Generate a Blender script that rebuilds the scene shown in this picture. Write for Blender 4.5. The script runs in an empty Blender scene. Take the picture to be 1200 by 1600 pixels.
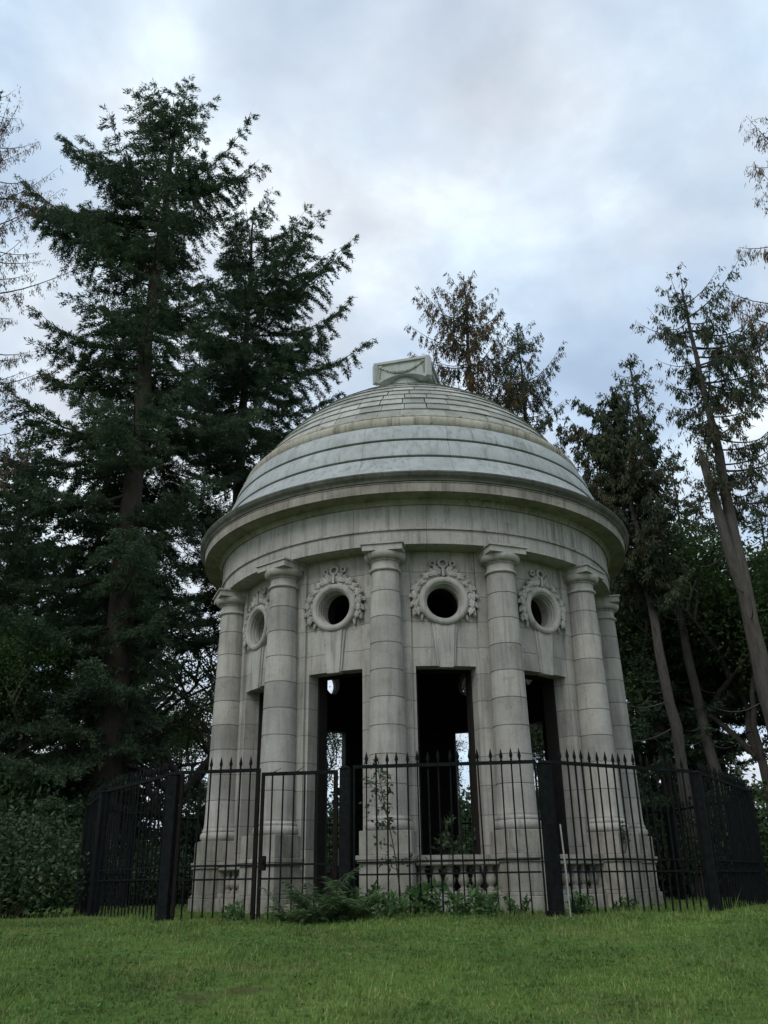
import bpy, bmesh, math, random
import numpy as np
from mathutils import Vector, Matrix

random.seed(7)
PI = math.pi
R = math.radians
sc = bpy.context.scene
COL = sc.collection

# ------------------------------------------------------------------ helpers
def tag(o, label=None, cat=None, group=None, kind=None):
    if label: o['label'] = label
    if cat: o['category'] = cat
    if group: o['group'] = group
    if kind: o['kind'] = kind
    return o

def empty(name, loc=(0, 0, 0), rz=0.0, parent=None):
    o = bpy.data.objects.new(name, None)
    COL.objects.link(o)
    o.location = loc
    o.rotation_euler = (0, 0, rz)
    o.empty_display_size = .2
    if parent: o.parent = parent
    return o

def link(name, me, mat=None, parent=None, loc=(0, 0, 0), rz=0.0):
    if mat is not None and len(me.materials) == 0:
        me.materials.append(mat)
    o = bpy.data.objects.new(name, me)
    COL.objects.link(o)
    o.location = loc
    o.rotation_euler = (0, 0, rz)
    if parent: o.parent = parent
    return o

def copy_tree(o, parent=None):
    c = o.copy()
    COL.objects.link(c)
    c.parent = parent
    for ch in o.children:
        copy_tree(ch, c)
    return c

def fin(bm, name, smooth=40, recalc=True):
    if recalc:
        bmesh.ops.recalc_face_normals(bm, faces=bm.faces[:])
    me = bpy.data.meshes.new(name)
    bm.to_mesh(me)
    bm.free()
    if smooth:
        for p in me.polygons: p.use_smooth = True
        me.set_sharp_from_angle(angle=R(smooth))
    return me

def np_mesh(name, V, F, smooth=False):
    """V (n,3), F list of int arrays (m,3) or (m,4)"""
    V = np.asarray(V, np.float32)
    me = bpy.data.meshes.new(name)
    me.vertices.add(len(V))
    me.vertices.foreach_set('co', V.ravel())
    F = [np.asarray(f, np.int32) for f in F if len(f)]
    loops = np.concatenate([f.ravel() for f in F])
    tot = np.concatenate([np.full(len(f), f.shape[1], np.int32) for f in F])
    start = np.concatenate([[0], np.cumsum(tot)[:-1]]).astype(np.int32)
    me.loops.add(len(loops))
    me.loops.foreach_set('vertex_index', loops)
    me.polygons.add(len(tot))
    me.polygons.foreach_set('loop_start', start)
    me.polygons.foreach_set('loop_total', tot)
    if smooth:
        me.polygons.foreach_set('use_smooth', np.ones(len(tot), bool))
    me.update(calc_edges=True)
    me.validate()
    return me

def box(bm, c, s, rz=0.0, taper=1.0):
    """box centred c, full size s; top scaled by taper"""
    vs = []
    ca, sa = math.cos(rz), math.sin(rz)
    for k, t in ((-.5, 1), (.5, taper)):
        for i, j in ((-.5, -.5), (.5, -.5), (.5, .5), (-.5, .5)):
            x, y = i * s[0] * t, j * s[1] * t
            vs.append(bm.verts.new((c[0] + x * ca - y * sa, c[1] + x * sa + y * ca, c[2] + k * s[2])))
    for f in ((3, 2, 1, 0), (4, 5, 6, 7), (0, 1, 5, 4), (1, 2, 6, 5), (2, 3, 7, 6), (3, 0, 4, 7)):
        bm.faces.new([vs[i] for i in f])
    return vs

def lathe(bm, prof, n=48, a0=0, a1=2 * PI, axis='z', close=True):
    """revolve (r, z) profile"""
    full = abs(a1 - a0 - 2 * PI) < 1e-6
    m = n if full else n + 1
    rings = []
    for r, z in prof:
        ring = []
        for i in range(m):
            a = a0 + (a1 - a0) * i / n
            if axis == 'z': p = (r * math.sin(a), -r * math.cos(a), z)
            else: p = (r * math.sin(a), -z, r * math.cos(a))       # about -y
            ring.append(bm.verts.new(p))
        rings.append(ring)
    for a, b in zip(rings[:-1], rings[1:]):
        for i in range(n if full else n):
            j = (i + 1) % m
            bm.faces.new((a[i], a[j], b[j], b[i]))
    return rings

def tube_np(P, rad, n=6):
    """tube along polyline; returns V,F(quads)"""
    P = np.asarray(P, float); rad = np.asarray(rad, float)
    T = np.gradient(P, axis=0)
    T /= np.linalg.norm(T, axis=1, keepdims=True) + 1e-9
    ref = np.array([0, 0, 1.]) if abs(T[:, 2]).mean() < .8 else np.array([1., 0, 0])
    U = np.cross(T, ref); U /= np.linalg.norm(U, axis=1, keepdims=True) + 1e-9
    W = np.cross(T, U)
    a = np.arange(n) * 2 * PI / n
    V = P[:, None, :] + rad[:, None, None] * (np.cos(a)[None, :, None] * U[:, None, :] + np.sin(a)[None, :, None] * W[:, None, :])
    k = len(P)
    i, j = np.meshgrid(np.arange(k - 1), np.arange(n), indexing='ij')
    j2 = (j + 1) % n
    F = np.stack([i * n + j, i * n + j2, (i + 1) * n + j2, (i + 1) * n + j], -1).reshape(-1, 4)
    return V.reshape(-1, 3), F

class Acc:
    def __init__(s): s.V = []; s.F = []; s.n = 0
    def add(s, V, F):
        s.V.append(V); s.F.append(np.asarray(F) + s.n); s.n += len(V)
    def mesh(s, name, smooth=False):
        fs = {}
        for f in s.F: fs.setdefault(f.shape[1], []).append(f)
        return np_mesh(name, np.concatenate(s.V), [np.concatenate(v) for v in fs.values()], smooth)

def leaves_np(P, D, L, W, rng, flat=None):
    """rhombic leaves at P along D; returns V,F"""
    n = len(P)
    D = D / (np.linalg.norm(D, axis=1, keepdims=True) + 1e-9)
    ref = rng.normal(size=(n, 3)) if flat is None else flat
    S = np.cross(D, ref); S /= np.linalg.norm(S, axis=1, keepdims=True) + 1e-9
    L = np.broadcast_to(L, (n,))[:, None]; W = np.broadcast_to(W, (n,))[:, None]
    V = np.stack([P, P + D * L * .45 + S * W * .5, P + D * L, P + D * L * .45 - S * W * .5], 1).reshape(-1, 3)
    F = np.arange(n * 4).reshape(n, 4)
    return V, F

# ------------------------------------------------------------------ materials
def new_mat(name):
    m = bpy.data.materials.new(name); m.use_nodes = True
    nt = m.node_tree; nt.nodes.clear()
    out = nt.nodes.new('ShaderNodeOutputMaterial')
    b = nt.nodes.new('ShaderNodeBsdfPrincipled')
    nt.links.new(b.outputs[0], out.inputs[0])
    return m, nt, b
def N(nt, t, **kw):
    n = nt.nodes.new(t)
    for k, v in kw.items(): setattr(n, k, v)
    return n
def ramp(nt, fac, stops):
    r = nt.nodes.new('ShaderNodeValToRGB')
    el = r.color_ramp.elements
    while len(el) < len(stops): el.new(.5)
    for e, (p, c) in zip(el, stops):
        e.position = p; e.color = (*c, 1) if len(c) == 3 else c
    nt.links.new(fac, r.inputs[0])
    return r.outputs[0]
def mixc(nt, a, b, fac, mode='MIX'):
    m = nt.nodes.new('ShaderNodeMix'); m.data_type = 'RGBA'; m.blend_type = mode
    for s, v in ((m.inputs[6], a), (m.inputs[7], b), (m.inputs[0], fac)):
        if hasattr(v, 'is_output') or hasattr(v, 'links'): nt.links.new(v, s)
        elif isinstance(v, (int, float)): s.default_value = v
        else: s.default_value = (*v, 1)
    return m.outputs[2]
def math_(nt, op, a, b=0.0, c=0.0):
    m = nt.nodes.new('ShaderNodeMath'); m.operation = op
    for s, v in zip(m.inputs, (a, b, c)):
        if hasattr(v, 'links'): nt.links.new(v, s)
        else: s.default_value = v
    return m.outputs[0]
def coords(nt, scale=(1, 1, 1), rnd=True):
    tc = N(nt, 'ShaderNodeTexCoord')
    mp = N(nt, 'ShaderNodeMapping'); mp.inputs['Scale'].default_value = scale
    if rnd:
        oi = N(nt, 'ShaderNodeObjectInfo')
        va = N(nt, 'ShaderNodeVectorMath', operation='ADD')
        cx = N(nt, 'ShaderNodeCombineXYZ')
        k = math_(nt, 'MULTIPLY', oi.outputs['Random'], 37.0)
        for i in (0, 1): nt.links.new(k, cx.inputs[i])
        nt.links.new(tc.outputs['Object'], va.inputs[0]); nt.links.new(cx.outputs[0], va.inputs[1])
        nt.links.new(va.outputs[0], mp.inputs[0])
    else:
        nt.links.new(tc.outputs['Object'], mp.inputs[0])
    return mp.outputs[0], tc
def noise(nt, vec, scale, detail=5, rough=.55, dist=0.0):
    n = N(nt, 'ShaderNodeTexNoise')
    n.inputs['Scale'].default_value = scale; n.inputs['Detail'].default_value = detail
    n.inputs['Roughness'].default_value = rough; n.inputs['Distortion'].default_value = dist
    nt.links.new(vec, n.inputs['Vector'])
    return n.outputs['Fac']

def stone(name, a=(.44, .42, .392), b=(.298, .284, .262), stain=(.09, .086, .075), stain_amt=.65, rough=.85,
          joint=None, radial=None, moss=None, bump=.25, streak=True, island=0.0, wallcell=True, runs=0.0):
    m, nt, p = new_mat(name)
    v, tc = coords(nt)
    n1 = noise(nt, v, 1.7, 7, .62)
    c = ramp(nt, n1, [(.3, b), (.68, a)])
    n2 = noise(nt, v, 60, 3, .6)
    c = mixc(nt, c, ramp(nt, n2, [(.35, (.72, .72, .70)), (.62, (1.08, 1.07, 1.05))]), .55, 'MULTIPLY')
    vs, _ = coords(nt, (5, 5, .45))
    if streak:
        n3 = noise(nt, vs, 1.6, 6, .65)
        f = math_(nt, 'MULTIPLY', ramp(nt, n3, [(.50, (0, 0, 0)), (.74, (1, 1, 1))]), stain_amt)
        c = mixc(nt, c, stain, f)
    if runs:
        vr, _ = coords(nt, (13, 13, .55))
        n6 = noise(nt, vr, 1.0, 5, .6)
        big = ramp(nt, noise(nt, v, .9, 3, .5), [(.42, (.15, .15, .15)), (.62, (1, 1, 1))])
        f = math_(nt, 'MULTIPLY', math_(nt, 'MULTIPLY', ramp(nt, n6, [(.52, (0, 0, 0)), (.68, (1, 1, 1))]), big), runs)
        c = mixc(nt, c, (.085, .082, .07), f)
    n4 = noise(nt, v, 4.2, 8, .7, .6)
    f = math_(nt, 'MULTIPLY', ramp(nt, n4, [(.57, (0, 0, 0)), (.70, (1, 1, 1))]), stain_amt * .7)
    c = mixc(nt, c, stain, f)
    if moss:
        n5 = noise(nt, v, 2.4, 8, .7, .3)
        f = math_(nt, 'MULTIPLY', ramp(nt, n5, [(.46, (0, 0, 0)), (.66, (1, 1, 1))]), moss[1])
        c = mixc(nt, c, moss[0], f)
    if island:
        ge = N(nt, 'ShaderNodeNewGeometry')
        c = mixc(nt, c, ramp(nt, ge.outputs['Random Per Island'], [(0, (.62, .64, .62)), (1, (1.2, 1.2, 1.17))]), island * 2, 'MULTIPLY')
    if joint:
        z0, h, w = joint
        sp = N(nt, 'ShaderNodeSeparateXYZ'); nt.links.new(tc.outputs['Object'], sp.inputs[0])
        nz = math_(nt, 'MULTIPLY', math_(nt, 'SUBTRACT', noise(nt, v, 5, 2), .5), .012)
        q = math_(nt, 'FRACT', math_(nt, 'DIVIDE', math_(nt, 'ADD', math_(nt, 'SUBTRACT', sp.outputs[2], z0), nz), h))
        line = math_(nt, 'LESS_THAN', math_(nt, 'ABSOLUTE', math_(nt, 'SUBTRACT', q, .5)), w / h)
        c = mixc(nt, c, (.13, .125, .10), math_(nt, 'MULTIPLY', line, .85))
        row = math_(nt, 'FLOOR', math_(nt, 'ADD', math_(nt, 'DIVIDE', math_(nt, 'SUBTRACT', sp.outputs[2], z0), h), .5))
        cellx = math_(nt, 'FLOOR', math_(nt, 'MULTIPLY', math_(nt, 'ARCTAN2', sp.outputs[0], math_(nt, 'MULTIPLY', sp.outputs[1], -1.0)), 24 / (2 * PI)))
        cv = N(nt, 'ShaderNodeCombineXYZ'); nt.links.new(row, cv.inputs[0]); nt.links.new(cellx if wallcell else N(nt, 'ShaderNodeObjectInfo').outputs['Random'], cv.inputs[1])
        wn = N(nt, 'ShaderNodeTexWhiteNoise', noise_dimensions='3D'); nt.links.new(cv.outputs[0], wn.inputs['Vector'])
        c = mixc(nt, c, ramp(nt, wn.outputs['Value'], [(0, (.80, .80, .80)), (1, (1.10, 1.09, 1.07))]), 1.0, 'MULTIPLY')
    if radial:
        k, off, w = radial
        sp = N(nt, 'ShaderNodeSeparateXYZ'); nt.links.new(tc.outputs['Object'], sp.inputs[0])
        at = math_(nt, 'ARCTAN2', sp.outputs[0], math_(nt, 'MULTIPLY', sp.outputs[1], -1.0))
        q = math_(nt, 'FRACT', math_(nt, 'ADD', math_(nt, 'MULTIPLY', at, k / (2 * PI)), off + 10))
        line = math_(nt, 'LESS_THAN', math_(nt, 'ABSOLUTE', math_(nt, 'SUBTRACT', q, .5)), w)
        c = mixc(nt, c, (.13, .125, .105), math_(nt, 'MULTIPLY', line, .75))
    nt.links.new(c, p.inputs['Base Color'])
    p.inputs['Roughness'].default_value = rough
    p.inputs['Specular IOR Level'].default_value = .25
    bp = N(nt, 'ShaderNodeBump'); bp.inputs['Strength'].default_value = bump; bp.inputs['Distance'].default_value = .02
    nt.links.new(math_(nt, 'ADD', math_(nt, 'MULTIPLY', n2, .35), n4), bp.inputs['Height'])
    nt.links.new(bp.outputs[0], p.inputs['Normal'])
    return m

def foliage(name, cols, brown=None, transl=.18, rough=.75, fine=0):
    m, nt, p = new_mat(name)
    geo = N(nt, 'ShaderNodeNewGeometry')
    c = ramp(nt, geo.outputs['Random Per Island'], [(i / max(1, len(cols) - 1), k) for i, k in enumerate(cols)])
    v, tc = coords(nt)
    n1 = noise(nt, v, .55, 4, .6)
    c = mixc(nt, c, ramp(nt, n1, [(.35, (.55, .58, .6)), (.66, (1.35, 1.3, 1.1))]), .8, 'MULTIPLY')
    if fine:
        c = mixc(nt, c, ramp(nt, noise(nt, v, fine, 4, .65), [(.36, (.62, .68, .6)), (.64, (1.3, 1.22, 1.25))]), .85, 'MULTIPLY')
    if brown:
        n2 = noise(nt, v, .8, 5, .6)
        f = math_(nt, 'MULTIPLY', ramp(nt, n2, [(brown[2], (0, 0, 0)), (brown[2] + .13, (1, 1, 1))]), brown[1])
        c = mixc(nt, c, brown[0], f)
    nt.links.new(c, p.inputs['Base Color'])
    p.inputs['Roughness'].default_value = rough
    p.inputs['Specular IOR Level'].default_value = .2
    tr = N(nt, 'ShaderNodeBsdfTranslucent'); nt.links.new(c, tr.inputs[0])
    mx = N(nt, 'ShaderNodeMixShader'); mx.inputs[0].default_value = transl
    nt.links.new(p.outputs[0], mx.inputs[1]); nt.links.new(tr.outputs[0], mx.inputs[2])
    nt.links.new(mx.outputs[0], nt.nodes['Material Output'].inputs[0])
    return m

def bark(name, a, b):
    m, nt, p = new_mat(name)
    v, tc = coords(nt, (6, 6, 1.2))
    n1 = noise(nt, v, 2.2, 8, .7, .4)
    c = ramp(nt, n1, [(.32, b), (.66, a)])
    nt.links.new(c, p.inputs['Base Color']); p.inputs['Roughness'].default_value = .95
    bp = N(nt, 'ShaderNodeBump'); bp.inputs['Strength'].default_value = .7; bp.inputs['Distance'].default_value = .03
    nt.links.new(n1, bp.inputs['Height']); nt.links.new(bp.outputs[0], p.inputs['Normal'])
    return m

def plain(name, a, b, scale=4, rough=.7, metal=0.0, bump=.2, spec=.3):
    m, nt, p = new_mat(name)
    v, tc = coords(nt)
    n1 = noise(nt, v, scale, 6, .65)
    nt.links.new(ramp(nt, n1, [(.35, b), (.65, a)]), p.inputs['Base Color'])
    p.inputs['Roughness'].default_value = rough; p.inputs['Metallic'].default_value = metal
    p.inputs['Specular IOR Level'].default_value = spec
    bp = N(nt, 'ShaderNodeBump'); bp.inputs['Strength'].default_value = bump; bp.inputs['Distance'].default_value = .01
    nt.links.new(n1, bp.inputs['Height']); nt.links.new(bp.outputs[0], p.inputs['Normal'])
    return m

ZJ0 = 1.33 + .435 / 2
DR = .435                                        # height of one column drum
M = {}
M['stone'] = stone('weathered_limestone')
M['shaft'] = stone('column_limestone', stain_amt=.5, joint=(ZJ0, DR, .002), wallcell=False, runs=.4)
M['wall'] = stone('wall_limestone', joint=(ZJ0, DR, .006), stain_amt=.6, runs=.5)
M['frieze'] = stone('entablature_limestone', radial=(20, .31, .005), stain_amt=.7, runs=.7)
M['cornice'] = stone('cornice_limestone', a=(.37, .338, .30), b=(.215, .195, .168), stain_amt=.8, radial=(20, .12, .004), runs=.7)
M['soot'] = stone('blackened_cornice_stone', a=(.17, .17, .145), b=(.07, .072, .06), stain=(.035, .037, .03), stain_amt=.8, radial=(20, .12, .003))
M['base_stone'] = stone('podium_limestone', a=(.38, .352, .315), b=(.23, .214, .187), stain=(.065, .066, .052), stain_amt=.85,
                        moss=((.07, .09, .05), .35))
M['band'] = stone('dome_band_stone', a=(.42, .45, .45), b=(.31, .335, .33), stain=(.15, .15, .125), stain_amt=.6, rough=.55,
                  radial=(16, .05, .0035), bump=.12, runs=.5)
M['roll'] = stone('dome_roll_stone', a=(.43, .41, .345), b=(.30, .285, .23), stain=(.10, .075, .035), stain_amt=1.0)
M['tile'] = stone('dome_slab_stone', a=(.47, .472, .44), b=(.305, .312, .292), stain=(.12, .12, .10), stain_amt=1.0, streak=False,
                  moss=((.19, .20, .175), .6), island=.35)
M['cap'] = stone('roof_cap_stone', a=(.46, .48, .46), b=(.36, .38, .36), stain=(.14, .15, .13), stain_amt=.45)
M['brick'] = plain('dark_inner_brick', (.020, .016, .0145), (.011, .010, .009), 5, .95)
M['dark_plaster'] = plain('dark_inner_plaster', (.035, .034, .031), (.016, .016, .015), 3, .95)  # very dark plaster tone for the inner floor and vault
M['iron'] = plain('black_painted_iron', (.011, .0135, .014), (.005, .0062, .0065), 14, .75, spec=.06)
M['rust'] = plain('rusty_black_iron', (.017, .0135, .0115), (.008, .0078, .0078), 18, .85, spec=.06)
M['pale_metal'] = plain('pale_galvanised_stake', (.30, .30, .285), (.20, .20, .19), 20, .6)
M['bark_dark'] = bark('dark_fir_bark', (.062, .047, .036), (.024, .019, .015))
M['bark_grey'] = bark('grey_brown_bark', (.10, .088, .074), (.04, .035, .03))
M['bark_pale'] = bark('pale_spruce_bark', (.095, .084, .071), (.036, .032, .028))
M['fir'] = foliage('douglas_fir_needles', [(.042, .074, .048), (.064, .104, .060), (.088, .128, .068), (.052, .088, .060)], None, .28)
M['fir_dark'] = foliage('dark_fir_needles', [(.038, .068, .043), (.058, .096, .056), (.078, .118, .063)], None, .28)
M['spruce'] = foliage('spruce_needles', [(.030, .050, .030), (.048, .070, .040), (.07, .08, .046)], ((.085, .058, .034), .7, .52))
M['spruce_brown'] = foliage('browning_spruce_needles', [(.030, .036, .022), (.055, .052, .03), (.075, .055, .033)], ((.16, .115, .062), .8, .44))
M['larch'] = foliage('reddish_larch_twigs', [(.09, .065, .045), (.13, .085, .055), (.07, .06, .04)], ((.16, .085, .05), .6, .5), .1)
M['broad'] = foliage('broadleaf_green', [(.045, .085, .032), (.07, .125, .045), (.10, .16, .055), (.053, .097, .040)], None, .38)
M['shrub'] = foliage('evergreen_shrub_leaves', [(.030, .058, .030), (.046, .080, .038), (.068, .108, .048), (.038, .06, .034)],
                     ((.075, .05, .035), .5, .60), .15, .5)
M['undergrowth'] = foliage('dark_undergrowth_leaves', [(.026, .048, .028), (.040, .070, .036), (.055, .088, .042)], ((.05, .036, .026), .5, .55), .15, .6)
M['fern'] = foliage('fern_green', [(.06, .12, .05), (.09, .17, .066), (.13, .21, .085)], ((.16, .10, .06), .6, .60), .35)
M['weed'] = foliage('weed_green', [(.055, .125, .048), (.085, .17, .06), (.12, .21, .075)], None, .35)
M['stem'] = plain('brown_stem', (.10, .075, .05), (.05, .038, .027), 20, .9)

# ------------------------------------------------------------------ terrain
def gz(x, y):
    """height of the lawn: a low mound that falls away towards the south"""
    x = np.asarray(x, float); y = np.asarray(y, float)
    d = np.maximum(0, -(y + 6.3))
    z = -.118 * (d - 1.2 * (1 - np.exp(-d / 1.2)))
    z = np.where(d > 13, -.118 * (13 - 1.2) - .04 * (d - 13), z)
    z = np.maximum(z, -2.6)
    z = z + .02 * np.sin(x * .9 + 1.3) * np.sin(y * .8) + .012 * np.sin(x * 2.3 + y * 1.7)
    rr = np.hypot(x, y)
    return np.where(rr < 5.2, 0.0, np.where(rr < 6.2, (rr - 5.2) * z, z))

EP = [(-1.69, -10.45), (-1.35, -10.17)]            # two earth scrapes

def lawn():
    xs = np.concatenate([[-900, -400, -200, -100, -60], np.arange(-40, 40.1, .5), [60, 100, 200, 400, 900]])
    ys = np.concatenate([[-900, -400, -200, -100, -60], np.arange(-30, 50.1, .5), [70, 100, 200, 400, 900]])
    X, Y = np.meshgrid(xs, ys, indexing='ij')
    V = np.stack([X, Y, gz(X, Y)], -1).reshape(-1, 3)
    ny = len(ys)
    i, j = np.meshgrid(np.arange(len(xs) - 1), np.arange(ny - 1), indexing='ij')
    F = np.stack([i * ny + j, (i + 1) * ny + j, (i + 1) * ny + j + 1, i * ny + j + 1], -1).reshape(-1, 4)
    m, nt, p = new_mat('lawn_soil_and_turf')
    v, tc = coords(nt, rnd=False)
    c = ramp(nt, noise(nt, v, .55, 8, .65), [(.3, (.06, .11, .026)), (.5, (.085, .15, .034)), (.7, (.12, .16, .05))])
    c = mixc(nt, c, ramp(nt, noise(nt, v, 9, 6, .7), [(.3, (.5, .5, .45)), (.7, (1.25, 1.25, 1.1))]), .8, 'MULTIPLY')
    f = ramp(nt, noise(nt, v, 1.1, 7, .7, .5), [(.62, (0, 0, 0)), (.72, (.7, .7, .7))])
    c = mixc(nt, c, (.055, .042, .028), f)
    for ex_, ey_ in EP:                              # worn earth scrapes
        dv = N(nt, 'ShaderNodeVectorMath', operation='DISTANCE'); dv.inputs[1].default_value = (ex_, ey_, float(gz(ex_, ey_)))
        nt.links.new(tc.outputs['Object'], dv.inputs[0])
        dd = math_(nt, 'ADD', dv.outputs['Value'], math_(nt, 'MULTIPLY', math_(nt, 'SUBTRACT', noise(nt, v, 7, 4), .5), .5))
        c = mixc(nt, c, (.06, .042, .026), ramp(nt, dd, [(.08, (.6, .6, .6)), (.20, (0, 0, 0))]))
    # leaf litter under the wood
    ax = N(nt, 'ShaderNodeSeparateXYZ'); nt.links.new(tc.outputs['Object'], ax.inputs[0])
    yy = math_(nt, 'ADD', ax.outputs[1], math_(nt, 'MULTIPLY', noise(nt, v, .3, 4), 6.0))
    f2 = N(nt, 'ShaderNodeMapRange'); f2.inputs[1].default_value = 5; f2.inputs[2].default_value = 10
    nt.links.new(yy, f2.inputs[0])
    c = mixc(nt, c, (.04, .032, .022), f2.outputs[0])
    nt.links.new(c, p.inputs['Base Color']); p.inputs['Roughness'].default_value = 1
    p.inputs['Specular IOR Level'].default_value = .1
    bp = N(nt, 'ShaderNodeBump'); bp.inputs['Strength'].default_value = .6; bp.inputs['Distance'].default_value = .04
    nt.links.new(noise(nt, v, 14, 6, .7), bp.inputs['Height']); nt.links.new(bp.outputs[0], p.inputs['Normal'])
    o = link('ground', np_mesh('ground', V, [F], True), m)
    tag(o, 'sloping lawn rising to the rotunda mound', 'lawn', kind='structure')

def grass():
    rng = np.random.default_rng(3)
    pts = []
    for (x0, x1, y0, y1, n) in ((-9, 9, -14.2, -9, 230000), (-11, 11, -9, -5, 150000), (-13, 13, -5, 1, 30000)):
        pts.append(np.stack([rng.uniform(x0, x1, n), rng.uniform(y0, y1, n)], 1))
    p = np.concatenate(pts)
    rr = np.hypot(p[:, 0], p[:, 1])
    p = p[rr > 4.35]
    # thin patches
    patch = np.sin(p[:, 0] * 1.7 + 2) * np.sin(p[:, 1] * 2.1 + .5) + .6 * np.sin(p[:, 0] * 4.1 + p[:, 1] * 3.3)
    wob = .45 * np.sin(p[:, 0] * 23 + 1.3) * np.sin(p[:, 1] * 31) + .3 * np.sin(p[:, 0] * 51 + p[:, 1] * 43)
    bare = (np.hypot((p[:, 0] - EP[0][0]) / .20, (p[:, 1] - EP[0][1]) / .14) + wob < 1) | (np.hypot((p[:, 0] - EP[1][0]) / .22, (p[:, 1] - EP[1][1]) / .13) + wob < 1)
    keep = (rng.random(len(p)) < .72 + .25 * patch) & ~(bare & (rng.random(len(p)) < .6))
    p = p[keep]; n = len(p)
    rr = np.hypot(p[:, 0], p[:, 1])
    near = np.exp(-((rr - 6.3) / .45) ** 2)
    inside = (rr < 6.1).astype(float)
    tuft = np.clip(np.sin(p[:, 0] * 6.1 + 1.7 * np.sin(p[:, 1] * 3.1)) * np.sin(p[:, 1] * 5.3 + p[:, 0]) + .25, 0, 1)
    h = rng.gamma(5, .0058, n) * (1 + 2.6 * near * tuft * rng.random(n) + 1.2 * inside * tuft + .9 * (rng.random(n) < .02)) * (1 + .25 * np.sin(p[:, 0] * 2.7) * np.sin(p[:, 1] * 1.9))
    w = rng.uniform(.004, .010, n)
    a = rng.uniform(0, 2 * PI, n); lean = rng.uniform(.1, .9, n)
    z = gz(p[:, 0], p[:, 1]) - .004
    B = np.stack([p[:, 0], p[:, 1], z], 1)
    S = np.stack([np.cos(a), np.sin(a), 0 * a], 1) * w[:, None]
    b = a + PI / 2 + rng.normal(0, .5, n)
    Tp = B + np.stack([np.cos(b) * lean * h, np.sin(b) * lean * h, h], 1)
    V = np.stack([B - S, B + S, Tp], 1).reshape(-1, 3)
    F = np.arange(3 * n).reshape(n, 3)
    m = foliage('grass_blades', [(.098, .172, .042), (.132, .232, .056), (.185, .27, .080), (.122, .20, .052), (.27, .27, .125)],
                ((.22, .20, .085), .6, .54), .35, .6, 3.2)
    o = link('grass', np_mesh('grass', V, [F]), m)
    tag(o, 'short green turf with worn brownish patches', 'grass', kind='stuff')

lawn()
grass()

# ------------------------------------------------------------------ the rotunda
RC = 3.8                                         # radius of the ring of column axes
NB = 12
PH = R(-7.2)                                     # angle of the column nearest the camera
RW, RI = 3.60, 3.10                              # wall faces
ZT, ZL, ZO, ZA = 1.10, 3.63, 4.72, 5.61          # torus foot, lintel, oculus centre, architrave
HO = .50 / RW                                    # half opening, radians
HB = PI / NB
ENTRY = 11                                       # bay without balustrade

def colang(k): return PH + k * 2 * HB
def bayang(k): return PH + (k + .5) * 2 * HB
def pol(a, r, z): return (r * math.sin(a), -r * math.cos(a), z)

rot = empty('stone_rotunda')
tag(rot, 'grey stone rotunda with a shallow dome, round windows and a ring of columns', 'rotunda')

def curved_wall(r0, r1, ho, oc_r, z_bot, z_top, z_lin, nseg=6, jamb_lo=None):
    """drum wall with a tall opening and a round hole in each bay (no coplanar doubles)"""
    bm = bmesh.new()
    def quad(a, b, c, d): bm.faces.new([bm.verts.new(p) for p in (a, b, c, d)])
    for k in range(NB):
        c = bayang(k)
        lo = z_bot
        for s in (-1, 1):
            for i in range(nseg):
                a0 = c + s * (ho + (HB - ho) * i / nseg); a1 = c + s * (ho + (HB - ho) * (i + 1) / nseg)
                for r in (r0, r1): quad(pol(a0, r, lo), pol(a1, r, lo), pol(a1, r, z_lin), pol(a0, r, z_lin))
            quad(pol(c + s * ho, r0, lo), pol(c + s * ho, r1, lo), pol(c + s * ho, r1, z_lin), pol(c + s * ho, r0, z_lin))
        for i in range(nseg):
            a0 = c - ho + 2 * ho * i / nseg; a1 = c - ho + 2 * ho * (i + 1) / nseg
            quad(pol(a0, r0, z_lin), pol(a1, r0, z_lin), pol(a1, r1, z_lin), pol(a0, r1, z_lin))
        # panel with round hole
        n = 56
        for r in (r0, r1):
            rings = []
            for j in range(6):
                t = j / 5
                ring = []
                for i in range(n):
                    th = 2 * PI * i / n
                    dx, dz = math.cos(th), math.sin(th)
                    hw = HB * RW
                    k1 = hw / abs(dx) if abs(dx) > 1e-6 else 1e9
                    k2 = ((z_top - ZO) if dz > 0 else (ZO - z_lin)) / abs(dz) if abs(dz) > 1e-6 else 1e9
                    kk = min(k1, k2)
                    q = oc_r + (kk - oc_r) * t
                    ring.append(bm.verts.new(pol(c + dx * q / RW, r, ZO + dz * q)))
                rings.append(ring)
            for A, B in zip(rings[:-1], rings[1:]):
                for i in range(n):
                    bm.faces.new((A[i], A[(i + 1) % n], B[(i + 1) % n], B[i]))
            if r == r0: hole0 = rings[0]
            else: hole1 = rings[0]
        for i in range(n):
            bm.faces.new((hole0[i], hole0[(i + 1) % n], hole1[(i + 1) % n], hole1[i]))
    bmesh.ops.remove_doubles(bm, verts=bm.verts[:], dist=.0008)
    return bm

wall = link('wall', fin(curved_wall(3.34, RW, HO, .305, 0.02, ZA, ZL), 'wall', 35), M['wall'], rot)
link('brick_lining', fin(curved_wall(3.10, 3.335, HO - .008, .315, 0.02, ZA - .01, ZL - .008), 'brick_lining', 35), M['brick'], rot)

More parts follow.
